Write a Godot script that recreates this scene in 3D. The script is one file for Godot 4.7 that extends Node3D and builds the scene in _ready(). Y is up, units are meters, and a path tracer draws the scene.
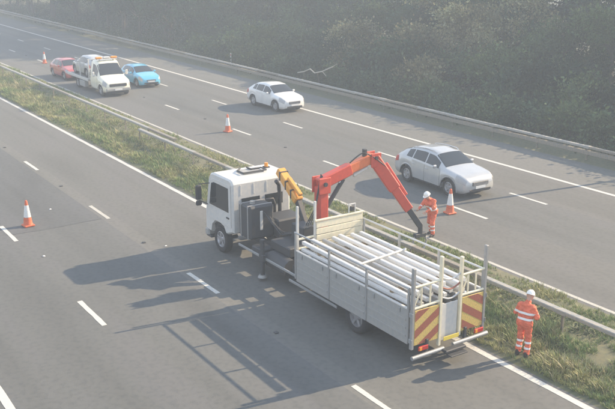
extends Node3D
# World frame: x to the right of the road, y up, the road runs along -z. Positions below are often
# given as (x, y, d) with d metres ahead along the road (d = -z).

var rng := RandomNumberGenerator.new()
var names := {}
var mats := {}
var tex := {}

func V(x: float, y: float, d: float) -> Vector3: return Vector3(x, y, -d)

func lin(c: Color) -> Color: return c.linear_to_srgb()

func numbered(n: String) -> String:
	if not names.has(n):
		names[n] = 0
		return n
	names[n] += 1
	return "%s_%03d" % [n, names[n]]

func _ready() -> void:
	rng.seed = 20240611
	# ---- camera, sky, sun, exposure
	var cam := Camera3D.new()
	cam.name = "camera"
	add_child(cam)
	cam.position = Vector3(0, 10.30, 0)
	cam.rotation = Vector3(-0.2924, -0.585, 0)
	cam.fov = 26.31
	cam.near = 0.1
	cam.far = 3000.0
	cam.current = true
	var we := WorldEnvironment.new()
	we.name = "world_environment"
	var env := Environment.new()
	env.background_mode = Environment.BG_SKY
	var sm := ProceduralSkyMaterial.new()
	sm.sky_top_color = Color(0.54, 0.59, 0.67)
	sm.sky_horizon_color = Color(0.82, 0.83, 0.83)
	sm.sky_curve = 0.16
	sm.ground_bottom_color = Color(0.30, 0.31, 0.30)
	sm.ground_horizon_color = Color(0.66, 0.68, 0.69)
	sm.sun_angle_max = 1.0
	var sky := Sky.new()
	sky.sky_material = sm
	env.sky = sky
	env.background_energy_multiplier = 1.0
	env.tonemap_mode = Environment.TONE_MAPPER_LINEAR
	env.tonemap_exposure = 3.2
	env.fog_enabled = true
	env.fog_density = 0.0033
	env.fog_light_color = Color(0.79, 0.84, 0.885)
	env.sdfgi_enabled = true
	env.ssao_enabled = true
	env.ssil_enabled = true
	we.environment = env
	add_child(we)
	var sun := DirectionalLight3D.new()
	sun.name = "sun"
	add_child(sun)
	sun.look_at_from_position(Vector3.ZERO, Vector3(-1.0, -0.53, -0.14), Vector3.UP)
	sun.light_energy = 1.05
	sun.light_color = Color(1.0, 0.90, 0.76)
	sun.light_angular_distance = 0.5
	sun.shadow_enabled = true

	make_materials()
	build_ground()
	build_roads()
	build_barriers()
	build_verge_grass()
	build_woodland()
	build_crane_truck()
	build_load()
	build_vehicles()
	build_cones()
	build_litter()
	build_lamp_column()
	build_people()

# ------------------------------------------------------------------ nodes
func part(parent: Node, called: String, st: SurfaceTool, m: Material) -> MeshInstance3D:
	var o := MeshInstance3D.new()
	st.generate_normals()
	o.mesh = st.commit()
	o.material_override = m
	o.name = called
	parent.add_child(o, true)
	return o

func piece(parent: Node, called: String, mesh: Mesh, m: Material, at := Vector3.ZERO, rot := Vector3.ZERO) -> MeshInstance3D:
	var o := MeshInstance3D.new()
	o.mesh = mesh
	o.material_override = m
	o.name = called
	parent.add_child(o, true)
	o.position = at
	o.rotation = rot
	return o

func holder(parent: Node, called: String, at := Vector3.ZERO) -> Node3D:
	var o := Node3D.new()
	o.name = called
	parent.add_child(o, true)
	o.position = at
	return o

func thing(called: String, label: String, category: String, at := Vector3.ZERO, turn := 0.0, group := "") -> Node3D:
	var o := Node3D.new()
	o.name = numbered(called)
	add_child(o)
	o.position = at
	o.rotation.y = turn
	tag(o, label, category, group)
	return o

func tag(o: Node, label: String, category: String, group := "", kind := "") -> void:
	o.set_meta("label", label)
	o.set_meta("category", category)
	if group != "": o.set_meta("group", group)
	if kind != "": o.set_meta("kind", kind)

func structure(o: Node, label: String, category: String) -> void:
	tag(o, label, category, "", "structure")

# ------------------------------------------------------------------ mesh helpers
func nst() -> SurfaceTool:
	var st := SurfaceTool.new()
	st.begin(Mesh.PRIMITIVE_TRIANGLES)
	st.set_smooth_group(-1)
	return st

func tri_out(st: SurfaceTool, a: Vector3, b: Vector3, c: Vector3, ctr: Vector3) -> void:
	var n := (c - a).cross(b - a)
	if n.dot((a + b + c) / 3.0 - ctr) < 0.0:
		st.add_vertex(a); st.add_vertex(c); st.add_vertex(b)
	else:
		st.add_vertex(a); st.add_vertex(b); st.add_vertex(c)

func quad_out(st: SurfaceTool, a: Vector3, b: Vector3, c: Vector3, d: Vector3, ctr: Vector3) -> void:
	tri_out(st, a, b, c, ctr)
	tri_out(st, a, c, d, ctr)

func quad(st: SurfaceTool, a: Vector3, b: Vector3, c: Vector3, d: Vector3) -> void:
	st.add_vertex(a); st.add_vertex(b); st.add_vertex(c)
	st.add_vertex(a); st.add_vertex(c); st.add_vertex(d)

# chamfered box, any orientation
func bx(st: SurfaceTool, c: Vector3, s: Vector3, bev := 0.01, basis := Basis.IDENTITY) -> void:
	st.set_smooth_group(-1)
	var h := s * 0.5
	var b: float = min(bev, min(h.x, min(h.y, h.z)) * 0.7)
	var axes := [Vector3.RIGHT, Vector3.UP, Vector3.BACK]
	var pt := func(i: int, sx: float, sy: float, sz: float) -> Vector3:
		var e := Vector3(h.x - b, h.y - b, h.z - b)
		e[i] = h[i]
		return c + basis * Vector3(e.x * sx, e.y * sy, e.z * sz)
	for i in 3:
		var j := (i + 1) % 3
		var k := (i + 2) % 3
		for s1 in [-1.0, 1.0]:
			var q := []
			for jk in [[-1, -1], [1, -1], [1, 1], [-1, 1]]:
				var sg := Vector3.ZERO
				sg[i] = s1; sg[j] = jk[0]; sg[k] = jk[1]
				q.append(pt.call(i, sg.x, sg.y, sg.z))
			quad_out(st, q[0], q[1], q[2], q[3], c)
			# chamfers between face i and face j
			for s2 in [-1.0, 1.0]:
				var r := []
				for kk in [-1.0, 1.0]:
					var sg := Vector3.ZERO
					sg[i] = s1; sg[j] = s2; sg[k] = kk
					r.append(pt.call(i, sg.x, sg.y, sg.z))
					r.append(pt.call(j, sg.x, sg.y, sg.z))
				quad_out(st, r[0], r[1], r[3], r[2], c)
	for sx in [-1.0, 1.0]:
		for sy in [-1.0, 1.0]:
			for sz in [-1.0, 1.0]:
				tri_out(st, pt.call(0, sx, sy, sz), pt.call(1, sx, sy, sz), pt.call(2, sx, sy, sz), c)

func perp(d: Vector3) -> Vector3:
	return d.cross(Vector3.UP if absf(d.y) < 0.9 else Vector3.RIGHT).normalized()

# tapered round bar with caps
func bar(st: SurfaceTool, a: Vector3, b: Vector3, r1: float, r2 := -1.0, n := 10) -> void:
	if r2 < 0: r2 = r1
	var d := (b - a).normalized()
	var u := perp(d)
	var w := d.cross(u)
	var mid := (a + b) * 0.5
	for i in n:
		var a0 := TAU * i / n
		var a1 := TAU * (i + 1) / n
		var e0 := u * cos(a0) + w * sin(a0)
		var e1 := u * cos(a1) + w * sin(a1)
		st.set_smooth_group(1)
		quad_out(st, a + e0 * r1, a + e1 * r1, b + e1 * r2, b + e0 * r2, mid)
		st.set_smooth_group(-1)
		tri_out(st, a, a + e0 * r1, a + e1 * r1, mid)
		tri_out(st, b, b + e0 * r2, b + e1 * r2, mid)

func tube(st: SurfaceTool, pts: Array, r: float, n := 8) -> void:
	st.set_smooth_group(1)
	var rings := []
	var u := Vector3.ZERO
	for i in pts.size():
		var d: Vector3 = (pts[min(i + 1, pts.size() - 1)] - pts[max(i - 1, 0)]).normalized()
		if u == Vector3.ZERO: u = perp(d)
		u = (u - d * u.dot(d)).normalized()
		var w := d.cross(u)
		var ring := []
		for k in n:
			var a := TAU * k / n
			ring.append(pts[i] + (u * cos(a) + w * sin(a)) * r)
		rings.append(ring)
	for i in pts.size() - 1:
		for k in n:
			var k2 := (k + 1) % n
			quad_out(st, rings[i][k], rings[i][k2], rings[i + 1][k2], rings[i + 1][k], (pts[i] + pts[i + 1]) * 0.5)
	st.set_smooth_group(-1)
	for e in [0, pts.size() - 1]:
		var inner: Vector3 = pts[1] if e == 0 else pts[pts.size() - 2]
		for k in n:
			tri_out(st, pts[e], rings[e][k], rings[e][(k + 1) % n], inner)

# rectangular beam between two points
func beam(st: SurfaceTool, a: Vector3, b: Vector3, w: float, h: float, bev := 0.012, up := Vector3.UP) -> void:
	var f := (b - a)
	var l := f.length()
	f = f / l
	var x := f.cross(up)
	if x.length() < 0.05: x = f.cross(Vector3.RIGHT)
	x = x.normalized()
	var y := x.cross(f).normalized()
	bx(st, (a + b) * 0.5, Vector3(w, h, l), bev, Basis(x, y, -f))

# profile of Vector2(radius, offset) turned round the x axis
func lathe_x(st: SurfaceTool, c: Vector3, prof: Array, n := 20, smooth := true) -> void:
	st.set_smooth_group(2 if smooth else -1)
	for i in prof.size() - 1:
		for k in n:
			var a0 := TAU * k / n
			var a1 := TAU * (k + 1) / n
			var p := func(q: Vector2, a: float) -> Vector3: return c + Vector3(q.y, cos(a) * q.x, sin(a) * q.x)
			quad(st, p.call(prof[i], a0), p.call(prof[i], a1), p.call(prof[i + 1], a1), p.call(prof[i + 1], a0))

func lathe_y(st: SurfaceTool, c: Vector3, prof: Array, n := 16, smooth := true) -> void:
	st.set_smooth_group(2 if smooth else -1)
	for i in prof.size() - 1:
		for k in n:
			var a0 := TAU * k / n
			var a1 := TAU * (k + 1) / n
			var p := func(q: Vector2, a: float) -> Vector3: return c + Vector3(cos(a) * q.x, q.y, sin(a) * q.x)
			quad(st, p.call(prof[i], a0), p.call(prof[i], a1), p.call(prof[i + 1], a1), p.call(prof[i + 1], a0))

# polygon given in (z, y), pushed along x from x0 to x1, edges bevelled by b
func prism_x(st: SurfaceTool, poly: Array, x0: float, x1: float, b := 0.03) -> void:
	st.set_smooth_group(-1)
	var c2 := Vector2.ZERO
	for q in poly: c2 += q
	c2 /= poly.size()
	var ins := []
	for q in poly:
		var d: Vector2 = q - c2
		ins.append(c2 + d * max(0.2, 1.0 - b / max(d.length(), 0.01)))
	var ctr := Vector3((x0 + x1) * 0.5, c2.y, c2.x)
	var rings := [[ins, x0], [poly, x0 + b], [poly, x1 - b], [ins, x1]]
	var n := poly.size()
	for r in 3:
		for i in n:
			var j := (i + 1) % n
			var A: Vector2 = rings[r][0][i]
			var B: Vector2 = rings[r][0][j]
			var C: Vector2 = rings[r + 1][0][j]
			var D: Vector2 = rings[r + 1][0][i]
			quad_out(st, Vector3(rings[r][1], A.y, A.x), Vector3(rings[r][1], B.y, B.x), Vector3(rings[r + 1][1], C.y, C.x), Vector3(rings[r + 1][1], D.y, D.x), ctr)
	var idx := Geometry2D.triangulate_polygon(PackedVector2Array(ins))
	for e in [x0, x1]:
		for t in range(0, idx.size(), 3):
			var A: Vector2 = ins[idx[t]]
			var B: Vector2 = ins[idx[t + 1]]
			var C: Vector2 = ins[idx[t + 2]]
			tri_out(st, Vector3(e, A.y, A.x), Vector3(e, B.y, B.x), Vector3(e, C.y, C.x), ctr)

# ------------------------------------------------------------------ materials
func noise(seed_: int, freq: float, oct := 4) -> FastNoiseLite:
	var n := FastNoiseLite.new()
	n.seed = seed_
	n.noise_type = FastNoiseLite.TYPE_SIMPLEX_SMOOTH
	n.frequency = freq
	n.fractal_type = FastNoiseLite.FRACTAL_FBM
	n.fractal_octaves = oct
	return n

# tileable greyscale multiplier texture: lo..hi (linear), coarse blotches plus fine speckle
func speckle_tex(key: String, size: int, lo: float, hi: float, coarse: float, fine: float, seed_: int, warm := 0.0) -> ImageTexture:
	if tex.has(key): return tex[key]
	var n1 := noise(seed_, coarse / size, 4)
	var n2 := noise(seed_ + 7, fine / size, 2)
	var i1 := n1.get_seamless_image(size, size)
	var i2 := n2.get_seamless_image(size, size)
	var img := Image.create(size, size, true, Image.FORMAT_RGB8)
	for y in size:
		for x in size:
			var a := i1.get_pixel(x, y).r
			var b := i2.get_pixel(x, y).r
			var v: float = lerp(lo, hi, clamp(0.5 * a + 0.5 * b, 0.0, 1.0))
			var w := (a - 0.5) * warm
			img.set_pixel(x, y, Color(v * (1 + w), v, v * (1 - w)).linear_to_srgb())
	img.generate_mipmaps()
	tex[key] = ImageTexture.create_from_image(img)
	return tex[key]

func bump_tex(key: String, size: int, freq: float, seed_: int, strength: float) -> ImageTexture:
	if tex.has(key): return tex[key]
	var img := noise(seed_, freq / size, 3).get_seamless_image(size, size)
	img.convert(Image.FORMAT_RGBA8)
	img.bump_map_to_normal_map(strength)
	tex[key] = ImageTexture.create_from_image(img)
	return tex[key]

func mat(key: String, c: Color, rough := 0.6, metal := 0.0) -> StandardMaterial3D:
	if mats.has(key): return mats[key]
	var m := StandardMaterial3D.new()
	m.albedo_color = lin(c)
	m.roughness = rough
	m.metallic = metal
	mats[key] = m
	return m

# painted or bare metal with dirt blotches from a shared triplanar texture
func worn(key: String, c: Color, rough: float, metal := 0.0, tile := 1.2, t := "grime") -> StandardMaterial3D:
	if mats.has(key): return mats[key]
	var m := mat(key, c, rough, metal)
	m.albedo_texture = tex[t]
	m.uv1_triplanar = true
	m.uv1_scale = Vector3.ONE / tile
	return m

func car_paint(key: String, c: Color, metal := 0.0) -> StandardMaterial3D:
	if mats.has(key): return mats[key]
	var m := worn(key, c, 0.32, metal, 1.7, "faint")
	m.clearcoat_enabled = true
	m.clearcoat = 0.8
	m.clearcoat_roughness = 0.08
	return m

func make_materials() -> void:
	speckle_tex("grime", 512, 0.80, 1.05, 7.0, 90.0, 11, 0.07)
	speckle_tex("faint", 256, 0.86, 1.04, 4.0, 30.0, 17, 0.03)
	speckle_tex("asphalt", 1024, 0.55, 1.42, 14.0, 330.0, 23, 0.05)
	speckle_tex("soil", 512, 0.4, 1.5, 10.0, 120.0, 31, 0.25)
	speckle_tex("rust", 512, 0.55, 1.15, 9.0, 130.0, 41, 0.25)
	bump_tex("asphalt_n", 512, 190.0, 51, 3.0)
	mat("tyre", Color(0.022, 0.022, 0.024), 0.85)
	mat("glass", Color(0.02, 0.024, 0.028), 0.06).metallic_specular = 0.6
	mat("black", Color(0.03, 0.031, 0.034), 0.55)
	worn("dark_metal", Color(0.055, 0.058, 0.063), 0.6, 0.2)
	worn("white", Color(0.60, 0.595, 0.565), 0.42)
	worn("cream", Color(0.76, 0.70, 0.52), 0.45)
	worn("galv", Color(0.40, 0.41, 0.41), 0.5, 0.55)
	worn("weathered", Color(0.34, 0.34, 0.33), 0.65, 0.3)
	worn("barrier_steel", Color(0.36, 0.35, 0.315), 0.65, 0.1, 1.6, "rust")
	worn("barrier_rusty", Color(0.27, 0.245, 0.20), 0.75, 0.1, 1.1, "rust")
	worn("rim", Color(0.42, 0.42, 0.43), 0.4, 0.6)
	worn("red_crane", Color(0.56, 0.075, 0.045), 0.45)
	worn("yellow_arm", Color(0.72, 0.34, 0.06), 0.45)
	worn("drop_grey", Color(0.33, 0.33, 0.315), 0.6, 0.0)
	worn("load_white", Color(0.72, 0.72, 0.70), 0.45, 0.0, 0.8)
	mat("chrome", Color(0.6, 0.6, 0.6), 0.2, 0.9)
	mat("headlight", Color(0.30, 0.31, 0.32), 0.10).clearcoat_enabled = true
	mat("amber", Color(0.75, 0.28, 0.03), 0.25)
	mat("red_lens", Color(0.45, 0.03, 0.02), 0.25)
	worn("chev_yellow", Color(0.62, 0.46, 0.14), 0.6, 0.0, 0.5, "rust")
	worn("chev_red", Color(0.33, 0.10, 0.06), 0.6, 0.0, 0.5, "rust")
	mat("plate_yellow", Color(0.7, 0.55, 0.08), 0.5)
	mat("plate_white", Color(0.7, 0.7, 0.68), 0.5)
	worn("timber", Color(0.30, 0.22, 0.13), 0.8, 0.0, 0.7, "rust")
	worn("cone_orange", Color(0.66, 0.13, 0.045), 0.6, 0.0, 0.5, "rust")
	worn("sleeve", Color(0.72, 0.72, 0.69), 0.45, 0.0, 0.5, "rust")
	worn("bark", Color(0.09, 0.075, 0.055), 0.95, 0.0, 0.5, "rust")

# ------------------------------------------------------------------ ground and roads
func sheet(parent: Node, called: String, x0: float, x1: float, d0: float, d1: float, y: float, dx: float, dd: float, m: Material, col: Callable, lift = null) -> MeshInstance3D:
	var st := nst()
	st.set_smooth_group(0)
	var nx := int(max(1, ceil((x1 - x0) / dx)))
	var nd := int(max(1, ceil((d1 - d0) / dd)))
	for i in nx + 1:
		for j in nd + 1:
			var x: float = lerp(x0, x1, float(i) / nx)
			var d: float = lerp(d0, d1, float(j) / nd)
			st.set_color(col.call(x, d))
			var h := y
			if lift != null: h += lift.call(x, d)
			st.add_vertex(V(x, h, d))
	for i in nx:
		for j in nd:
			var a := i * (nd + 1) + j
			st.add_index(a); st.add_index(a + 1); st.add_index(a + nd + 2)
			st.add_index(a); st.add_index(a + nd + 2); st.add_index(a + nd + 1)
	return part(parent, called, st, m)

func build_ground() -> void:
	var m := mat("ground", Color(1, 1, 1), 0.95)
	m.vertex_color_use_as_albedo = true
	m.albedo_texture = tex["soil"]
	m.uv1_triplanar = true
	m.uv1_world_triplanar = true
	m.uv1_scale = Vector3.ONE / 2.3
	var n := noise(5, 0.06)
	var g := sheet(self, "ground", -700, 900, -300, 1500, -0.06, 20, 20, m, func(x, d): return Color(0.075, 0.08, 0.04) * (1.0 + 0.5 * n.get_noise_2d(x, d)))
	structure(g, "wide grassy ground under the woodland and roads", "ground")
	var n2 := noise(6, 0.5)
	var n3 := noise(8, 0.13)
	var gcol := func(x, d):
		var t: float = clamp(0.5 + 0.9 * n2.get_noise_2d(x, d) + 0.5 * n3.get_noise_2d(x * 2, d), 0, 1)
		return Color(0.15, 0.14, 0.085).lerp(Color(0.10, 0.115, 0.05), t)
	var v := sheet(self, "median_verge", 15.5, 20.05, -20, 190, 0.0, 0.32, 0.5, m, gcol, func(x, d):
		var e: float = clamp(min(x - 15.5, 20.05 - x) * 2.0, 0, 1)
		return e * (0.06 + 0.05 * n2.get_noise_2d(x * 2, d * 2)))
	structure(v, "dry grassy central reservation between the two carriageways", "verge")
	var fv := sheet(self, "far_verge", 33.9, 72, -20, 260, 0.0, 1.3, 1.5, m, func(_x, _d): return Color(0.13, 0.13, 0.075), func(x, d): return clamp((x - 33.9), 0, 1) * (0.05 + 0.05 * n2.get_noise_2d(x, d)))
	structure(fv, "shaded verge and woodland floor behind the far barrier", "verge")

func asphalt(key: String, c: Color) -> StandardMaterial3D:
	var m := mat(key, c, 0.88)
	m.vertex_color_use_as_albedo = true
	m.albedo_texture = tex["asphalt"]
	m.uv1_triplanar = true
	m.uv1_world_triplanar = true
	m.uv1_scale = Vector3.ONE / 3.1
	m.normal_enabled = true
	m.normal_texture = tex["asphalt_n"]
	m.normal_scale = 0.25
	return m

func build_roads() -> void:
	var stain := noise(61, 0.22, 4)
	var streak := noise(62, 0.9, 3)
	var oil := noise(63, 0.5, 2)
	# tyre bands and drips: [lane centre] list
	var wear := func(x: float, d: float, lanes: Array) -> Color:
		var v: float = 1.0 + 0.17 * stain.get_noise_2d(x, d * 0.35) + 0.12 * streak.get_noise_2d(x * 2.2, d * 0.04) - 0.30 * max(0.0, oil.get_noise_2d(x * 1.6 + 9, d * 0.8) - 0.42)
		for c in lanes:
			for s in [-0.85, 0.85]:
				v -= 0.14 * exp(-pow((x - c - s) / 0.32, 2.0)) * (0.8 + 0.5 * stain.get_noise_2d(x + 30, d * 0.1))
			v -= 0.06 * exp(-pow((x - c) / 0.28, 2.0)) * (0.8 + 0.6 * oil.get_noise_2d(x, d * 0.2))
		return Color(v, v * 1.012, v * 0.985)
	# near carriageway: strips laid separately, so their tones and joints differ
	var near := holder(self, "near_carriageway")
	structure(near, "near grey asphalt carriageway with the crane truck parked on it", "road")
	var strips := [
		["hard_shoulder", 0.6, 4.02, -20, 190, Color(0.127, 0.127, 0.122)],
		["lane_surface", 4.02, 7.52, -20, 190, Color(0.108, 0.111, 0.109)],
		["lane_surface", 7.52, 11.20, 31.3, 190, Color(0.100, 0.103, 0.104)],
		["lane_surface", 7.52, 11.20, -20, 31.3, Color(0.113, 0.115, 0.112)],
		["joint_strip", 11.20, 11.72, -20, 190, Color(0.136, 0.134, 0.124)],
		["lane_surface", 11.72, 15.75, -20, 190, Color(0.124, 0.123, 0.116)]]
	for s in strips:
		sheet(near, s[0], s[1], s[2], s[3], s[4], 0.0, 0.3, 1.0, asphalt("asphalt_%s_%s" % [s[1], s[3]], s[5]), func(x, d): return wear.call(x, d, [5.8, 9.5, 13.4]))
	var far_ := holder(self, "far_carriageway")
	structure(far_, "far grey asphalt carriageway carrying oncoming traffic", "road")
	var fstrips := [
		["lane_surface", 19.85, 23.5, Color(0.121, 0.120, 0.114)],
		["lane_surface", 23.5, 27.2, Color(0.110, 0.112, 0.109)],
		["lane_surface", 27.2, 30.6, Color(0.119, 0.118, 0.112)],
		["hard_shoulder", 30.6, 34.0, Color(0.127, 0.127, 0.118)]]
	for s in fstrips:
		sheet(far_, s[0], s[1], s[2], -20, 260, 0.0, 0.3, 1.0, asphalt("asphalt_%s" % s[1], s[3]), func(x, d): return wear.call(x, d, [21.8, 25.3, 28.8]))
	# thin tar joints and sealed cracks
	var tar := mat("tar", Color(0.05, 0.05, 0.052), 0.7)
	ribbon(near, "tar_joint", [Vector2(7.55, 31.3), Vector2(9.0, 31.22), Vector2(11.2, 31.33)], 0.03, 0.0045, tar)
	# painted lines
	var paint := worn("road_paint", Color(0.60, 0.585, 0.53), 0.7, 0.0, 0.9, "rust")
	paint.uv1_world_triplanar = true
	var old := worn("road_paint_old", Color(0.48, 0.465, 0.41), 0.75, 0.0, 0.6, "rust")
	old.uv1_world_triplanar = true
	line_sections(near, "edge_line", 15.3, 0, 170, 0.20, paint)
	line_sections(near, "edge_line", 4.2, 0, 170, 0.20, paint)
	for k in range(-2, 16):
		dash(near, 11.42, 23.21 + 9.0 * k, paint if k != 1 else old)
		dash(near, 7.68, 22.9 + 8.6 * k, paint)
	line_sections(far_, "edge_line", 20.27, 0, 220, 0.15, old)
	line_sections(far_, "edge_line", 30.4, 0, 220, 0.22, paint)
	for k in range(-2, 20):
		dash(far_, 23.63, 24.1 + 9.15 * k, paint)
		dash(far_, 27.04, 24.15 + 9.12 * k, paint)
	# studs
	var stud := nst()
	bx(stud, Vector3.ZERO, Vector3(0.12, 0.03, 0.12), 0.012)
	stud.generate_normals()
	var smesh := stud.commit()
	for k in range(0, 9):
		piece(near, "road_stud", smesh, mats["dark_metal"], V(11.42, 0.018, 18.8 + 9.0 * k))
		piece(far_, "road_stud", smesh, mats["dark_metal"], V(23.63, 0.018, 28.6 + 9.15 * k))

func dash(parent: Node, x: float, d: float, m: Material) -> void:
	var st := nst()
	# worn, slightly uneven outline
	var n := 8
	var w := 0.075
	var pl := []
	var pr := []
	for i in n + 1:
		var dd: float = lerp(d - 1.03, d + 1.03, float(i) / n)
		pl.append(V(x - w + rng.randf_range(-0.008, 0.008), 0.006, dd))
		pr.append(V(x + w + rng.randf_range(-0.008, 0.008), 0.006, dd))
	for i in n:
		quad_out(st, pl[i], pr[i], pr[i + 1], pl[i + 1], pl[i] - Vector3(0, 1, 0))
	part(parent, "lane_dash", st, m)

func line_sections(parent: Node, called: String, x: float, d0: float, d1: float, w: float, m: Material) -> void:
	var d := d0
	while d < d1:
		var st := nst()
		var n := 24
		var pl := []
		var pr := []
		for i in n + 1:
			var dd := d + 12.0 * i / n
			var o := 0.02 * sin(dd * 0.11 + x)
			pl.append(V(x - w * 0.5 + o + rng.randf_range(-0.006, 0.006), 0.006, dd))
			pr.append(V(x + w * 0.5 + o + rng.randf_range(-0.006, 0.006), 0.006, dd))
		for i in n:
			quad_out(st, pl[i], pr[i], pr[i + 1], pl[i + 1], pl[i] - Vector3(0, 1, 0))
		part(parent, called, st, m)
		d += 12.0

func ribbon(parent: Node, called: String, pts: Array, w: float, y: float, m: Material) -> void:
	var st := nst()
	for i in pts.size() - 1:
		var a: Vector2 = pts[i]
		var b: Vector2 = pts[i + 1]
		var n := (b - a).orthogonal().normalized() * w * 0.5
		quad_out(st, V(a.x - n.x, y, a.y - n.y), V(a.x + n.x, y, a.y + n.y), V(b.x + n.x, y, b.y + n.y), V(b.x - n.x, y, b.y - n.y), V(a.x, y - 1, a.y))
	part(parent, called, st, m)

# ------------------------------------------------------------------ barriers
func rail_mesh(l: float, deep: float) -> ArrayMesh:
	var st := nst()
	bx(st, Vector3(0, 0.06 - deep * 0.5, 0), Vector3(0.20, deep, l - 0.012), 0.018)
	# bolted splice sleeve at the joint
	bx(st, Vector3(0, 0.06 - deep * 0.5, l * 0.5), Vector3(0.216, deep + 0.014, 0.30), 0.012)
	st.generate_normals()
	return st.commit()

func barrier(label: String, x0: float, d0: float, x1: float, d1: float, top: float, deep := 0.12, lower := false) -> void:
	var b := thing("safety_barrier", label, "barrier", V(x0, 0, d0))
	var run := Vector2(x1 - x0, d1 - d0)
	var n := int(round(run.length() / 3.2))
	var step := run / n
	var turn := -atan2(step.x, step.y)
	var ps := nst()
	# Z-section post
	bx(ps, Vector3(0, (top - 0.1) * 0.5 - 0.1, 0), Vector3(0.008, top + 0.08, 0.11), 0.002)
	bx(ps, Vector3(0.03, (top - 0.1) * 0.5 - 0.1, -0.055), Vector3(0.06, top + 0.08, 0.008), 0.002)
	bx(ps, Vector3(-0.03, (top - 0.1) * 0.5 - 0.1, 0.055), Vector3(0.06, top + 0.08, 0.008), 0.002)
	ps.generate_normals()
	var pmesh := ps.commit()
	var rm := rail_mesh(step.length(), deep)
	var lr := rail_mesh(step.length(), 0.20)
	for i in n + 1:
		piece(b, "post", pmesh, mats["barrier_rusty"], Vector3(step.x * i, rng.randf_range(-0.012, 0.012), -step.y * i), Vector3(rng.randf_range(-0.012, 0.012), turn, rng.randf_range(-0.02, 0.02)))
	for i in n:
		piece(b, "rail", rm, mats["barrier_steel"] if (i * 7) % 5 > 0 else mats["barrier_rusty"], Vector3(step.x * (i + 0.5), top - 0.02 + rng.randf_range(-0.008, 0.008), -step.y * (i + 0.5)), Vector3(rng.randf_range(-0.002, 0.002), turn, rng.randf_range(-0.02, 0.02)))
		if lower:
			piece(b, "shade_band_rail", lr, mats["barrier_rusty"], Vector3(step.x * (i + 0.5), top - 0.24, -step.y * (i + 0.5)), Vector3(0, turn, 0))  # added rail; its dark face stands in for shade below the top rail

func build_barriers() -> void:
	barrier("steel median barrier beside the crane truck, ending near its cab", 17.85, 1.6, 17.85, 43.2, 0.70)
	barrier("steel median barrier running back beside the recovery truck", 18.35, 40.0, 18.6, 184.0, 0.70)
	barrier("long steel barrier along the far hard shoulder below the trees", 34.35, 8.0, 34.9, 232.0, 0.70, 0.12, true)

# ------------------------------------------------------------------ vegetation
func tuft_mesh(n: int, h: float, seed_: int) -> ArrayMesh:
	var r := RandomNumberGenerator.new()
	r.seed = seed_
	var st := nst()
	for i in n:
		var a := r.randf() * TAU
		var o := Vector3(cos(a), 0, sin(a)) * r.randf() * 0.05
		var lean := Vector3(cos(a + r.randf_range(-1, 1)), 0, sin(a + r.randf_range(-1, 1))) * h * r.randf_range(0.15, 0.6)
		var hh := h * r.randf_range(0.55, 1.1)
		var side := Vector3(-sin(a), 0, cos(a)) * 0.007
		var p1 := o + lean * 0.35 + Vector3(0, hh * 0.6, 0)
		var p2 := o + lean + Vector3(0, hh, 0)
		quad(st, o - side, p1 - side * 0.8, p1 + side * 0.8, o + side)
		st.add_vertex(p1 - side * 0.8); st.add_vertex(p2); st.add_vertex(p1 + side * 0.8)
	st.generate_normals()
	return st.commit()

func scatter(called: String, mesh: Mesh, m: Material, xf: Array, cols: Array, parent: Node = self) -> MultiMeshInstance3D:
	var mm := MultiMesh.new()
	mm.transform_format = MultiMesh.TRANSFORM_3D
	mm.use_colors = true
	mm.mesh = mesh
	mm.instance_count = xf.size()
	for i in xf.size():
		mm.set_instance_transform(i, xf[i])
		mm.set_instance_color(i, cols[i])
	var o := MultiMeshInstance3D.new()
	o.multimesh = mm
	o.material_override = m
	o.name = called
	parent.add_child(o, true)
	return o

func leaf_mat(key: String, c: Color, rough := 0.6) -> StandardMaterial3D:
	var m := mat(key, c, rough)
	m.vertex_color_use_as_albedo = true
	m.cull_mode = BaseMaterial3D.CULL_DISABLED
	m.backlight_enabled = true
	m.backlight = lin(c * 0.45)
	return m

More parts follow.
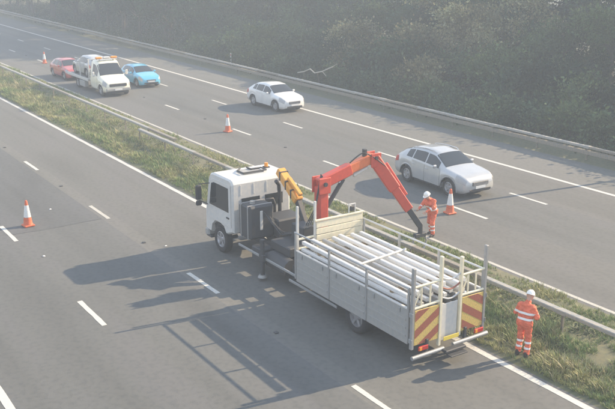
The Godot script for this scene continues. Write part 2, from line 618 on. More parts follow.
func build_verge_grass() -> void:
	var gm := leaf_mat("grass", Color(1, 1, 1), 0.7)
	gm.backlight = Color(0.18, 0.18, 0.10)
	var dens := noise(71, 0.35, 3)
	var hue := noise(72, 0.25, 3)
	for variant in 3:
		var xf := []
		var cl := []
		var count := 19000 if variant < 2 else 7000
		var i := 0
		while i < count:
			var x: float
			if rng.randf() < 0.62: x = rng.randf_range(15.62, 17.75)
			else: x = rng.randf_range(17.8, 20.0)
			# denser near the camera
			var d: float = 6.0 + pow(rng.randf(), 1.7) * 118.0
			i += 1
			var k := dens.get_noise_2d(x * 1.5, d)
			if k < (-0.45 if x < 17.75 else -0.28): continue
			var s := rng.randf_range(0.7, 1.25) * (1.0 + 0.7 * k) * (1.0 if x < 17.8 else 0.6)
			if d > 55.0: s *= 1.3
			if x < 15.95: s *= 0.65
			var b := Basis(Vector3.UP, rng.randf() * TAU).scaled(Vector3(s * 1.5, s, s * 1.5))
			xf.append(Transform3D(b, V(x, 0.02, d)))
			var t: float = clamp(0.5 + 0.9 * hue.get_noise_2d(x, d) + rng.randf_range(-0.3, 0.3), 0, 1)
			var c := Color(0.36, 0.33, 0.14).lerp(Color(0.16, 0.23, 0.065), clamp(t + 0.15, 0, 1))
			if variant == 2: c = Color(0.36, 0.31, 0.18).lerp(Color(0.20, 0.19, 0.08), t)
			cl.append(c)
		var o := scatter("verge_grass", tuft_mesh(9 if variant < 2 else 5, [0.24, 0.17, 0.34][variant], 80 + variant), gm, xf, cl)
		o.name = numbered("verge_grass") if variant > 0 else "verge_grass"
		if variant == 0: names["verge_grass"] = 0
		tag(o, ["dry green and straw coloured grass on the central reservation", "short green grass on the central reservation", "pale straw seed stems on the central reservation"][variant], "grass", "", "stuff")
	# weeds along the barrier foot
	var wx := []
	var wc := []
	for i in 2600:
		var d: float = 7.0 + pow(rng.randf(), 1.5) * 90.0
		var x := rng.randf_range(16.9, 17.7) if rng.randf() < 0.7 else rng.randf_range(18.1, 18.9)
		if dens.get_noise_2d(x + 40, d * 0.7) < 0.05: continue
		var s := rng.randf_range(0.3, 0.75)
		wx.append(Transform3D(Basis(Vector3.UP, rng.randf() * TAU).scaled(Vector3.ONE * s), V(x, 0.05 + 0.06 * s, d)))
		wc.append(Color(0.085, 0.11, 0.05) * rng.randf_range(0.7, 1.3))
	var w := scatter("verge_weeds", clump_mesh(26, 0.26, 0.13, 0.035, 91), gm, wx, wc)
	tag(w, "leafy green weeds growing along the median barrier foot", "weeds", "", "stuff")

# a spray of small leaves round a point
func clump_mesh(n: int, rad: float, ll: float, lw: float, seed_: int) -> ArrayMesh:
	var r := RandomNumberGenerator.new()
	r.seed = seed_
	var st := nst()
	for i in n:
		var p := Vector3(r.randfn(), r.randfn() * 0.75, r.randfn()) * rad * 0.5
		var d := (p.normalized() + Vector3(r.randfn(), r.randfn() - 0.3, r.randfn()) * 0.6).normalized()
		var s := d.cross(Vector3(r.randfn(), r.randfn(), r.randfn())).normalized()
		var l := ll * r.randf_range(0.7, 1.3)
		var w := lw * r.randf_range(0.7, 1.3)
		var nn := d.cross(s) * w * 0.3
		var m := p + d * l * 0.5
		# two faces folded along the midrib
		st.add_vertex(p); st.add_vertex(m + s * w + nn); st.add_vertex(p + d * l)
		st.add_vertex(p); st.add_vertex(p + d * l); st.add_vertex(m - s * w + nn)
	st.generate_normals()
	return st.commit()

var clumps := []

func plant(called: String, label: String, category: String, group: String, x: float, d: float, h: float, w: float, base: Color, count: int, ground_hug: float, mi: int) -> void:
	var t := thing(called, label, category, V(x, 0, d), 0.0, group)
	# trunk and limbs
	var st := nst()
	var tr: float = 0.03 + h * 0.018
	var top := Vector3(rng.randf_range(-0.3, 0.3), h * 0.72, rng.randf_range(-0.3, 0.3))
	var bend := Vector3(rng.randf_range(-0.15, 0.15), h * 0.32, rng.randf_range(-0.15, 0.15))
	bar(st, Vector3(0, -0.1, 0), bend, tr, tr * 0.75, 7)
	bar(st, bend, top, tr * 0.75, tr * 0.25, 7)
	var lobes := [[top + Vector3(0, h * 0.06, 0), w * 0.30, rng.randf_range(0.8, 1.4)]]
	var nl := int(5 + h * 0.8)
	for i in nl:
		var a := TAU * i / nl + rng.randf_range(-0.4, 0.4)
		var f := rng.randf_range(0.25, 0.95)
		var from := Vector3.ZERO.lerp(bend, f * 1.6) if f < 0.6 else bend.lerp(top, (f - 0.55) * 1.6)
		var reach: float = w * 0.5 * rng.randf_range(0.45, 0.85) * (1.15 - 0.6 * absf(f - 0.45))
		var tip := Vector3(cos(a) * reach, h * (ground_hug + (0.9 - ground_hug) * f), sin(a) * reach)
		bar(st, from, tip, tr * 0.4, tr * 0.1, 5)
		lobes.append([tip, w * rng.randf_range(0.17, 0.30), rng.randf_range(0.5, 1.75)])
	part(t, "trunk", st, mats["bark"])
	var xf := []
	var cl := []
	var gap := noise(int(x * 31 + d * 7), 0.55, 2)
	for i in count:
		var lb: Array = lobes[rng.randi() % lobes.size()]
		var dir := Vector3(rng.randfn(), rng.randfn(), rng.randfn()).normalized()
		var p: Vector3 = lb[0] + dir * lb[1] * pow(rng.randf(), 0.45) * Vector3(1, 0.8, 1)
		if p.y < 0.12: p.y = 0.12 + rng.randf() * 0.3
		if p.y > h: p.y = h - rng.randf() * 0.4
		if gap.get_noise_3d(p.x, p.y * 1.3, p.z) < -0.14: continue
		var s: float = rng.randf_range(0.55, 1.1) if rng.randf() < 0.6 else rng.randf_range(1.1, 1.7)
		var b := Basis(Vector3(rng.randfn(), rng.randfn(), rng.randfn()).normalized(), rng.randf() * TAU).scaled(Vector3.ONE * s)
		xf.append(Transform3D(b, p))
		var k: float = rng.randf_range(0.75, 1.3) * lb[2]
		cl.append(Color(base.r * k * rng.randf_range(0.9, 1.15), base.g * k, base.b * k * rng.randf_range(0.85, 1.1)))
	var cr := scatter("crown", clumps[mi], mats["leaf"], xf, cl, t)
	cr.set_meta("kind", "stuff")

# the canopy stays below the line of the low sun that reaches the far hard shoulder
func hlimit(x: float) -> float: return 0.555 * (x - 34.0) - 0.6

func build_woodland() -> void:
	var lm := leaf_mat("leaf", Color(1, 1, 1), 0.95)
	lm.backlight = Color(0.16, 0.20, 0.09)
	lm.metallic_specular = 0.2
	clumps = [clump_mesh(16, 0.42, 0.19, 0.055, 101), clump_mesh(20, 0.5, 0.15, 0.05, 102), clump_mesh(14, 0.55, 0.26, 0.06, 103)]
	var dark := Color(0.032, 0.054, 0.030)
	var mid := Color(0.050, 0.075, 0.032)
	var pale := Color(0.135, 0.135, 0.075)
	# low growth right behind the barrier
	var d := 20.0
	while d < 76.0:
		var x := rng.randf_range(36.8, 37.8)
		plant("bush", "low dark green bush growing right behind the far barrier", "bush", "bushes behind the far barrier", x, d, rng.randf_range(0.8, 1.5), rng.randf_range(2.4, 3.2), dark if rng.randf() < 0.6 else mid, 380, 0.12, rng.randi() % 2)
		d += rng.randf_range(2.3, 3.3)
	# shrubs
	d = 22.0
	while d < 80.0:
		var x := rng.randf_range(39.6, 41.6)
		var hmax := hlimit(x)
		plant("shrub", "rounded dark green shrub standing between barrier bushes and trees", "shrub", "shrubs between bushes and trees", x, d, hmax * rng.randf_range(0.9, 1.15), rng.randf_range(3.6, 4.6), dark if rng.randf() < 0.5 else mid, 700, 0.15, rng.randi() % 3)
		d += rng.randf_range(3.0, 4.0)
	# small trees
	d = 26.0
	while d < 92.0:
		var x := rng.randf_range(45.0, 48.0)
		var hmax := hlimit(x)
		plant("small_tree", "small leafy dark green tree behind the shrub row", "tree", "small trees behind the shrubs", x, d, hmax * rng.randf_range(0.8, 1.15), rng.randf_range(4.6, 6.0), dark if rng.randf() < 0.5 else mid, 1200, 0.2, rng.randi() % 3)
		d += rng.randf_range(3.8, 5.0)
	# big trees at the back
	d = 30.0
	while d < 130.0:
		var x := rng.randf_range(53.0, 57.0)
		var hmax := hlimit(x)
		plant("woodland_tree", "tall dark tree at the back of the woodland", "tree", "tall trees at the back", x, d, hmax * rng.randf_range(0.85, 1.15), rng.randf_range(6.0, 8.0), dark, 1500, 0.2, 2)
		d += rng.randf_range(5.0, 6.5)
	# taller trees close to the road further along: they shade the lanes there
	d = 79.0
	while d < 175.0:
		var x := rng.randf_range(38.0, 40.5)
		plant("roadside_tree", "tall roadside tree shading the far lanes beyond the blue car", "tree", "roadside trees shading the far lanes", x, d, rng.randf_range(8.5, 11.0), rng.randf_range(5.5, 7.5), dark if rng.randf() < 0.7 else mid, 1300, 0.12, rng.randi() % 3)
		d += rng.randf_range(3.6, 5.2)
	d = 100.0
	while d < 190.0:
		var x := rng.randf_range(44.0, 49.0)
		plant("woodland_tree", "broad tree behind the roadside trees", "tree", "trees behind the roadside trees", x, d, rng.randf_range(8.0, 10.0), rng.randf_range(6.5, 8.0), mid, 1300, 0.15, 2)
		d += rng.randf_range(5.0, 7.0)
	# hawthorns with a paler leaf colour among the shrubs
	for q in [[42.0, 49.5, 4.7, 4.6], [44.5, 46.0, 6.2, 5.0], [41.0, 54.5, 4.2, 4.2], [47.5, 53.0, 7.4, 5.4], [47.0, 43.5, 7.2, 5.4], [38.6, 44.6, 2.4, 3.0]]:
		plant("hawthorn", "yellowish green hawthorn growing among the darker green shrubs", "tree", "hawthorns", q[0], q[1], q[2], q[3], pale, 1500, 0.12, 1)
	# fallen pale branch behind the barrier
	var fb := thing("fallen_branch", "bare pale broken branch leaning behind the far barrier", "branch", V(35.2, 0.0, 52.5))
	var st := nst()
	tube(st, [Vector3(0.1, 0.95, -2.1), Vector3(0, 1.15, -1.1), Vector3(0.0, 1.44, -0.3), Vector3(0.0, 1.22, 0.3), Vector3(0.1, 1.42, 1.1), Vector3(0.25, 1.87, 2.2)], 0.045, 8)
	part(fb, "main_limb", st, mat("pale_wood", Color(0.36, 0.34, 0.29), 0.9))
	for q in [[Vector3(0.1, 1.42, 1.1), Vector3(0.1, 1.15, 1.6)], [Vector3(0.25, 1.87, 2.2), Vector3(0.4, 2.1, 2.5)]]:
		st = nst()
		bar(st, q[0], q[1], 0.028, 0.015, 6)
		part(fb, "twig", st, mats["pale_wood"])
	for q in [[Vector3(0.08, 1.1, -1.3), Vector3(0.3, -0.05, -1.2)], [Vector3(0.08, 1.3, 0.5), Vector3(0.3, -0.05, 0.6)]]:
		st = nst()
		bar(st, q[0], q[1], 0.03, 0.04, 6)
		part(fb, "side_limb", st, mats["bark"])
	# slim white marker post
	var mp := thing("marker_post", "slim white marker post behind the far barrier", "post", V(35.9, 0, 66.0))
	st = nst()
	bx(st, Vector3(0, 0.55, 0), Vector3(0.09, 1.3, 0.05), 0.015)
	part(mp, "post", st, mats["white"])
	st = nst()
	bx(st, Vector3(-0.03, 1.05, 0.028), Vector3(0.05, 0.16, 0.01), 0.003)
	part(mp, "reflector", st, mats["red_lens"])
	# undergrowth
	var wx := []
	var wc := []
	for i in 9000:
		var x := 35.2 + pow(rng.randf(), 0.9) * 24.0
		var dd := rng.randf_range(18.0, 150.0)
		var s := rng.randf_range(0.7, 1.5)
		wx.append(Transform3D(Basis(Vector3(rng.randfn(), rng.randfn(), rng.randfn()).normalized(), rng.randf() * TAU).scaled(Vector3.ONE * s), V(x, 0.12 + rng.randf() * 0.3, dd)))
		wc.append(mid * rng.randf_range(0.6, 1.4))
	var w := scatter("undergrowth", clumps[1], mats["leaf"], wx, wc)
	tag(w, "low leafy undergrowth covering the woodland floor", "undergrowth", "", "stuff")

# ------------------------------------------------------------------ wheels
func wheel(parent: Node, c: Vector3, r: float, w: float, side: float, rim_mat: Material) -> void:
	var h := holder(parent, "wheel", c)
	var st := nst()
	var hw := w * 0.5
	lathe_x(st, Vector3.ZERO, [Vector2(r * 0.62, -hw * 0.8), Vector2(r * 0.8, -hw), Vector2(r * 0.95, -hw * 0.92), Vector2(r, -hw * 0.65), Vector2(r, hw * 0.65), Vector2(r * 0.95, hw * 0.92), Vector2(r * 0.8, hw), Vector2(r * 0.62, hw * 0.8)], 24)
	part(h, "tyre", st, mats["tyre"])
	st = nst()
	lathe_x(st, Vector3.ZERO, [Vector2(r * 0.64, side * hw * 0.78), Vector2(r * 0.58, side * hw * 0.86), Vector2(r * 0.52, side * hw * 0.45), Vector2(r * 0.25, side * hw * 0.5), Vector2(r * 0.18, side * hw * 0.8), Vector2(0.001, side * hw * 0.82)], 20, false)
	for k in 5:
		var a := TAU * k / 5.0
		var e := Vector3(0, cos(a), sin(a))
		beam(st, Vector3(side * hw * 0.7, 0, 0) + e * r * 0.16, Vector3(side * hw * 0.74, 0, 0) + e * r * 0.58, r * 0.16, hw * 0.16, 0.005, Vector3.RIGHT)
	part(h, "rim", st, rim_mat)

# ------------------------------------------------------------------ cars
# P: u (stations from the nose), top, hw, wr, belt, sill arrays; wheels [front, rear], R
func kv(us: Array, vs: Array, u: float) -> float:
	var s := 0.0
	for o in [-0.05, 0.0, 0.05]:
		var q: float = clamp(u + o, us[0], us[us.size() - 1])
		for i in us.size() - 1:
			if q <= us[i + 1]:
				s += lerp(float(vs[i]), float(vs[i + 1]), (q - us[i]) / (us[i + 1] - us[i]))
				break
	return s / 3.0

func section(P: Dictionary, u: float) -> Array:
	var top := kv(P.u, P.top, u)
	var w := kv(P.u, P.hw, u)
	var wr := kv(P.u, P.wr, u)
	var belt := kv(P.u, P.belt, u)
	var yb := kv(P.u, P.sill, u)
	for c in P.wheels:
		var q: float = absf(u - c)
		var R: float = P.R + 0.065
		if q < R: yb = max(yb, P.R + sqrt(R * R - q * q))
	yb = min(yb, belt - 0.1)
	return [Vector2(w - 0.22, yb + 0.02), Vector2(w - 0.02, yb), Vector2(w, yb + (belt - yb) * 0.30), Vector2(w + 0.005, yb + (belt - yb) * 0.62), Vector2(w - 0.035, belt),
		Vector2(lerp(w - 0.035, wr, 0.9), lerp(belt, top, 0.84)), Vector2(wr - 0.05, top - 0.018), Vector2(wr * 0.5, top + 0.004), Vector2(0, top + 0.012)]

func surf(P: Dictionary, u: float, t: float, side: float) -> Vector3:
	var s := section(P, u)
	t = clamp(t, 0.0, 8.0)
	var i := int(min(floor(t), 7))
	var q: Vector2 = s[i].lerp(s[i + 1], t - i)
	return Vector3(q.x * side, q.y, u - P.L * 0.5)

func patch(parent: Node, called: String, P: Dictionary, u0: float, u1: float, t0: float, t1: float, side: float, off: float, m: Material, nu := 8, nt := 4) -> MeshInstance3D:
	var st := nst()
	st.set_smooth_group(0)
	var pts := []
	for i in nu + 1:
		var row := []
		for j in nt + 1:
			var u: float = lerp(u0, u1, float(i) / nu)
			var t: float = lerp(t0, t1, float(j) / nt)
			var sd := side
			if side == 0.0:
				sd = 1.0 if j * 2 >= nt else -1.0
				t = 8.0 - (8.0 - t0) * absf(2.0 * j / nt - 1.0)
			var p := surf(P, u, t, sd)
			var du := surf(P, u + 0.03, t, sd) - surf(P, u - 0.03, t, sd)
			var dt := surf(P, u, min(t + 0.05, 8.0), sd) - surf(P, u, max(t - 0.05, 0.0), sd)
			var nn := du.cross(dt).normalized()
			if nn.dot(p - Vector3(0, 0.5, p.z * 0.7)) < 0: nn = -nn
			row.append(p + nn * off)
		pts.append(row)
	var mid := Vector3(0, 0.5, 0)
	for i in nu:
		for j in nt:
			quad_out(st, pts[i][j], pts[i + 1][j], pts[i + 1][j + 1], pts[i][j + 1], mid)
	return part(parent, called, st, m)

func car_shell(parent: Node, P: Dictionary, paint: Material, called := "body") -> void:
	var st := nst()
	st.set_smooth_group(0)
	var n := int(P.L / 0.05)
	var mid := Vector3(0, 0.55, 0)
	var prev := []
	for i in n + 1:
		var u: float = P.L * i / n
		var s := section(P, u)
		var row := []
		for k in range(0, 9): row.append(Vector3(-s[k].x, s[k].y, u - P.L * 0.5))
		for k in range(7, -1, -1): row.append(Vector3(s[k].x, s[k].y, u - P.L * 0.5))
		if prev.size() > 0:
			var c := Vector3(0, 0.5, row[0].z)
			for k in row.size() - 1:
				quad_out(st, prev[k], prev[k + 1], row[k + 1], row[k], c)
		if i == 0 or i == n:
			var cc := Vector3(0, 0.5, row[0].z)
			for k in row.size() - 1:
				tri_out(st, cc, row[k], row[k + 1], mid)
		prev = row
	part(parent, called, st, paint)
	# underbody
	st = nst()
	bx(st, Vector3(0, 0.30, 0), Vector3(P.hw[4] * 1.5, 0.18, P.L * 0.93), 0.03)
	part(parent, "underbody", st, mats["black"])

func car(called: String, label: String, at: Vector3, turn: float, P: Dictionary, paint: Material) -> Node3D:
	var t := thing(called, label, "car", at, turn)
	car_shell(t, P, paint)
	var gl: Material = mats["glass"]
	var ws: Array = P.ws
	patch(t, "windscreen", P, ws[0], ws[1], 5.25, 8.0, 0.0, 0.008, gl, 8, 12)
	patch(t, "rear_window", P, P.rw[0], P.rw[1], 5.5, 8.0, 0.0, 0.008, gl, 6, 12)
	for s in [-1.0, 1.0]:
		for q in P.win:
			patch(t, "side_window", P, q[0], q[1], 4.12, 4.93, s, 0.008, gl, 8, 3)
		for q in P.doors:
			var dr := patch(t, "door", P, q[0], q[1], 1.25, 3.95, s, 0.012, paint, 8, 8)
			var hs := nst()
			var hp := surf(P, q[1] - 0.14, 3.5, s)
			bx(hs, hp + Vector3(s * 0.025, 0, 0), Vector3(0.025, 0.03, 0.17), 0.01)
			part(dr, "handle", hs, paint)
		patch(t, "sill_trim", P, P.wheels[0] + P.R + 0.08, P.wheels[1] - P.R - 0.08, 1.0, 1.35, s, 0.006, mats["black"], 10, 2)
		for c in P.wheels:
			var arch := nst()
			var pts := []
			for k in 13:
				var a := PI * k / 12.0
				var u: float = c - cos(a) * (P.R + 0.055)
				pts.append(Vector3(s * (kv(P.u, P.hw, u) - 0.005), max(P.R + sin(a) * (P.R + 0.055), 0.2), u - P.L * 0.5))
			tube(arch, pts, 0.028, 6)
			part(t, "wheel_arch", arch, mats["black"])
		patch(t, "headlight", P, P.hl[0], P.hl[1], P.hl[2], P.hl[3], s, 0.01, mats["headlight"], 6, 4)
		patch(t, "tail_light", P, P.L - 0.34, P.L - 0.05, 3.1, 4.1, s, 0.01, mats["red_lens"], 5, 4)
		# mirror
		var ms := nst()
		var mp := surf(P, ws[0] + 0.38, 4.1, s)
		bx(ms, mp + Vector3(s * 0.13, 0.07, 0), Vector3(0.19, 0.13, 0.11), 0.04)
		bar(ms, mp, mp + Vector3(s * 0.08, 0.03, 0), 0.025, 0.02, 6)
		part(t, "door_mirror", ms, paint)
		for c in P.wheels:
			wheel(t, Vector3(s * (kv(P.u, P.hw, c) - 0.125), P.R, c - P.L * 0.5), P.R, 0.21, s, mats["rim"])
	var z0: float = -P.L * 0.5
	var st := nst()
	bx(st, Vector3(0, P.gy, z0 + 0.02), Vector3(P.gw, P.gh, 0.09), 0.02)
	var gr := part(t, "grille", st, mats["black"])
	for k in 3:
		st = nst()
		bx(st, Vector3(0, P.gy + (k - 1) * P.gh * 0.3, z0 - 0.026), Vector3(P.gw * 0.94, 0.015, 0.012), 0.003)
		part(gr, "grille_bar", st, mats["chrome"])
	st = nst()
	bx(st, Vector3(0, 0.36, z0 + 0.03), Vector3(1.15, 0.13, 0.09), 0.03)
	part(t, "lower_intake", st, mats["black"])
	st = nst()
	bx(st, Vector3(0, 0.47, z0 - 0.02), Vector3(0.52, 0.11, 0.02), 0.004)
	part(t, "front_plate", st, mats["plate_white"])
	st = nst()
	bx(st, Vector3(0, 0.62, -z0 + 0.015), Vector3(0.52, 0.11, 0.02), 0.004)
	part(t, "rear_plate", st, mats["plate_yellow"])
	for s in [-1.0, 1.0]:
		st = nst()
		var rx: float = s * kv(P.u, P.wr, P.L * 0.55) * 0.93
		if P.get("rails", false):
			var ya := kv(P.u, P.top, P.roof[0]) + 0.04
			var yc := kv(P.u, P.top, P.roof[1]) + 0.04
			tube(st, [Vector3(rx, ya - 0.06, P.roof[0] + z0), Vector3(rx, ya, P.roof[0] + 0.12 + z0), Vector3(rx, (ya + yc) * 0.5 + 0.03, (P.roof[0] + P.roof[1]) * 0.5 + z0), Vector3(rx, yc, P.roof[1] - 0.12 + z0), Vector3(rx, yc - 0.06, P.roof[1] + z0)], 0.018, 6)
			part(t, "roof_rail", st, mats["chrome"])
	return t

func suv_profile() -> Dictionary:
	return {L = 4.45, R = 0.355, wheels = [0.90, 3.55],
		u = [0.0, 0.08, 0.30, 0.75, 1.20, 1.95, 2.6, 3.4, 3.95, 4.25, 4.38, 4.45],
		top = [0.68, 0.84, 0.95, 1.02, 1.08, 1.53, 1.59, 1.52, 1.34, 1.14, 1.00, 0.86],
		hw = [0.66, 0.78, 0.87, 0.915, 0.925, 0.93, 0.93, 0.925, 0.91, 0.88, 0.85, 0.80],
		wr = [0.54, 0.66, 0.74, 0.77, 0.75, 0.62, 0.62, 0.60, 0.57, 0.66, 0.70, 0.68],
		belt = [0.60, 0.75, 0.86, 0.92, 0.96, 1.00, 1.03, 1.07, 1.10, 1.04, 0.92, 0.79],
		sill = [0.34, 0.26, 0.24, 0.24, 0.25, 0.26, 0.26, 0.26, 0.28, 0.34, 0.38, 0.42],
		ws = [1.25, 1.90], rw = [3.62, 4.12], roof = [2.0, 3.5], rails = true,
		win = [[1.55, 2.33], [2.40, 3.18], [3.25, 3.62]], doors = [[1.42, 2.36], [2.38, 3.22]],
		hl = [0.06, 0.50, 3.2, 4.6], gy = 0.62, gw = 0.85, gh = 0.16}

func hatch_profile() -> Dictionary:
	return {L = 4.10, R = 0.315, wheels = [0.82, 3.35],
		u = [0.0, 0.08, 0.30, 0.75, 1.10, 1.85, 2.4, 3.2, 3.7, 3.95, 4.04, 4.10],
		top = [0.60, 0.74, 0.86, 0.95, 1.00, 1.42, 1.47, 1.43, 1.33, 1.05, 0.92, 0.80],
		hw = [0.62, 0.74, 0.82, 0.86, 0.87, 0.875, 0.875, 0.87, 0.86, 0.83, 0.80, 0.75],
		wr = [0.50, 0.62, 0.69, 0.72, 0.70, 0.57, 0.56, 0.55, 0.52, 0.60, 0.64, 0.62],
		belt = [0.53, 0.66, 0.78, 0.85, 0.89, 0.91, 0.93, 0.96, 0.98, 0.94, 0.84, 0.72],
		sill = [0.28, 0.22, 0.20, 0.20, 0.21, 0.22, 0.22, 0.22, 0.24, 0.30, 0.34, 0.38],
		ws = [1.15, 1.80], rw = [3.72, 3.93], roof = [1.9, 3.5],
		win = [[1.45, 2.18], [2.25, 2.95], [3.02, 3.42]], doors = [[1.32, 2.21], [2.23, 3.0]],
		hl = [0.05, 0.46, 3.2, 4.6], gy = 0.54, gw = 0.72, gh = 0.12}

func build_vehicles() -> void:
	# oncoming traffic: noses towards smaller d, so turned by PI
	car("silver_suv", "silver white SUV with roof rails passing beside the orange worker", V(25.45, 0.006, 27.65), PI - 0.02, suv_profile(), car_paint("paint_silver", Color(0.44, 0.455, 0.46), 0.25)).scale = Vector3.ONE * 1.05
	var wp := suv_profile()
	wp.rails = false
	car("white_car", "white hatchback car driving over the hard shoulder line", V(29.25, 0.006, 47.9), PI + 0.02, wp, car_paint("paint_white", Color(0.64, 0.65, 0.64)))
	car("blue_car", "bright light blue hatchback car beside the recovery truck", V(25.75, 0.006, 61.6), PI, hatch_profile(), car_paint("paint_blue", Color(0.10, 0.42, 0.62)))
	car("red_car", "dull red car standing behind the recovery truck", V(22.45, 0.006, 68.0), PI + 0.02, hatch_profile(), car_paint("paint_red", Color(0.42, 0.07, 0.06)))
	build_recovery_truck()
	car("carried_car", "pale grey hatchback carried on the recovery truck deck", V(22.35, 0.915, 62.5), -0.01, hatch_profile(), car_paint("paint_grey", Color(0.42, 0.43, 0.43), 0.1))

func build_recovery_truck() -> void:
	var P := {L = 2.75, R = 0.38, wheels = [0.86],
		u = [0.0, 0.08, 0.30, 0.75, 1.05, 1.75, 2.0, 2.4, 2.65, 2.75],
		top = [0.85, 1.02, 1.14, 1.24, 1.32, 2.16, 2.27, 2.31, 2.30, 2.27],
		hw = [0.74, 0.88, 0.97, 1.00, 1.01, 1.01, 1.01, 1.01, 1.01, 0.99],
		wr = [0.62, 0.74, 0.84, 0.86, 0.86, 0.78, 0.79, 0.80, 0.80, 0.78],
		belt = [0.74, 0.92, 1.04, 1.12, 1.18, 1.24, 1.26, 1.28, 1.28, 1.28],
		sill = [0.42, 0.34, 0.32, 0.34, 0.36, 0.38, 0.38, 0.38, 0.38, 0.40]}
	var t := thing("recovery_truck", "white recovery truck with flatbed and amber roof light bar", "truck", V(22.35, 0.006, 60.7), PI - 0.01)
	var cab := holder(t, "cab", Vector3(0, 0, -2.0))
	car_shell(cab, P, car_paint("paint_cream", Color(0.80, 0.77, 0.62)))
	patch(cab, "windscreen", P, 1.10, 1.70, 5.2, 8.0, 0.0, 0.01, mats["glass"], 8, 12)
	for s in [-1.0, 1.0]:
		patch(cab, "side_window", P, 1.42, 2.35, 4.15, 4.92, s, 0.01, mats["glass"], 8, 3)
		patch(cab, "door", P, 1.35, 2.40, 1.3, 3.95, s, 0.014, car_paint("paint_cream", Color.WHITE), 8, 8)
		patch(cab, "headlight", P, 0.06, 0.42, 3.0, 4.5, s, 0.012, mats["headlight"], 6, 4)
		var ms := nst()
		bx(ms, Vector3(s * 1.22, 1.45, 0.05), Vector3(0.16, 0.34, 0.10), 0.03)
		bar(ms, Vector3(s * 0.98, 1.3, 0.02), Vector3(s * 1.18, 1.42, 0.05), 0.02, 0.02, 6)
		part(cab, "mirror", ms, mats["white"])
	var st := nst()
	bx(st, Vector3(0, 0.80, -1.375), Vector3(1.25, 0.20, 0.10), 0.03)
	part(cab, "grille", st, mats["black"])
	st = nst()
	bx(st, Vector3(0, 0.50, -1.38), Vector3(1.75, 0.22, 0.14), 0.05)
	part(cab, "bumper", st, mats["drop_grey"])
	st = nst()
	bx(st, Vector3(0, 0.50, -1.46), Vector3(0.52, 0.11, 0.02), 0.004)
	part(cab, "front_plate", st, mats["plate_white"])
	# beacon bar
	var lb := holder(t, "light_bar", Vector3(0, 2.30, -1.35))
	st = nst()
	bx(st, Vector3(0, 0.07, 0), Vector3(1.5, 0.05, 0.28), 0.02)
	for s in [-1.0, 1.0]: bx(st, Vector3(s * 0.5, 0.02, 0), Vector3(0.06, 0.1, 0.1), 0.01)
	part(lb, "base", st, mats["white"])
	for s in [-0.55, 0.0, 0.55]:
		st = nst()
		bx(st, Vector3(s, 0.17, 0), Vector3(0.46 if s != 0.0 else 0.5, 0.14, 0.24), 0.05)
		part(lb, "beacon" if s != 0.0 else "sign_box", st, mats["amber"] if s != 0.0 else mats["white"])
	# chassis, deck
	st = nst()
	for s in [-0.42, 0.42]: bx(st, Vector3(s, 0.66, 1.05), Vector3(0.10, 0.2, 4.5), 0.01)
	for q in [0.2, 1.2, 2.2, 3.1]: bx(st, Vector3(0, 0.64, q), Vector3(0.84, 0.1, 0.1), 0.01)
	part(t, "chassis", st, mats["dark_metal"])
	st = nst()
	bx(st, Vector3(0, 0.86, 1.75), Vector3(2.15, 0.10, 4.4), 0.02)
	part(t, "deck", st, mats["drop_grey"])
	for s in [-1.0, 1.0]:
		st = nst()
		bx(st, Vector3(s * 1.11, 0.86, 1.75), Vector3(0.06, 0.20, 4.4), 0.015)
		part(t, "side_rail", st, mats["white"])
		st = nst()
		bx(st, Vector3(s * 1.0, 0.48, 0.75), Vector3(0.3, 0.42, 1.1), 0.03)
		part(t, "tool_locker", st, mats["drop_grey"])
		wheel(t, Vector3(s * 0.86, 0.38, -2.0 - 1.375 + 0.86), 0.38, 0.24, s, mats["rim"])
		wheel(t, Vector3(s * 0.84, 0.38, 2.1), 0.38, 0.40, s, mats["rim"])
	st = nst()
	for s in [-1.0, 1.0]: bx(st, Vector3(s * 0.98, 1.6, -0.38), Vector3(0.08, 1.45, 0.08), 0.015)
	for y in [1.15, 1.6, 2.28]: bx(st, Vector3(0, y, -0.38), Vector3(1.88, 0.06, 0.05), 0.01)
	part(t, "bulkhead_frame", st, mats["white"])
	st = nst()
	bx(st, Vector3(0, 1.06, -0.2), Vector3(0.6, 0.30, 0.26), 0.05)
	part(t, "winch", st, mats["dark_metal"])
	st = nst()
	bx(st, Vector3(1.0, 1.55, 1.4), Vector3(0.07, 1.3, 0.07), 0.015)
	bx(st, Vector3(-1.0, 1.55, 1.4), Vector3(0.07, 1.3, 0.07), 0.015)
	part(t, "deck_post", st, mats["white"])

# ------------------------------------------------------------------ the crane truck
const TX := 14.35
const TD := 20.6
func T(x: float, y: float, d: float) -> Vector3: return Vector3(x - TX, y, -(d - TD))

func tbox(parent: Node, called: String, x0: float, x1: float, y0: float, y1: float, d0: float, d1: float, m: Material, bev := 0.015) -> MeshInstance3D:
	var st := nst()
	bx(st, T((x0 + x1) * 0.5, (y0 + y1) * 0.5, (d0 + d1) * 0.5), Vector3(x1 - x0, y1 - y0, d1 - d0), bev)
	return part(parent, called, st, m)

func tprism(parent: Node, called: String, poly: Array, x0: float, x1: float, m: Material, bev := 0.03) -> MeshInstance3D:
	var st := nst()
	var q := []
	for p in poly: q.append(Vector2(-(p[0] - TD), p[1]))
	prism_x(st, q, x0 - TX, x1 - TX, bev)
	return part(parent, called, st, m)

func tbar(parent: Node, called: String, a: Vector3, b: Vector3, r: float, m: Material, r2 := -1.0) -> MeshInstance3D:
	var st := nst()
	bar(st, a, b, r, r2, 10)
	return part(parent, called, st, m)

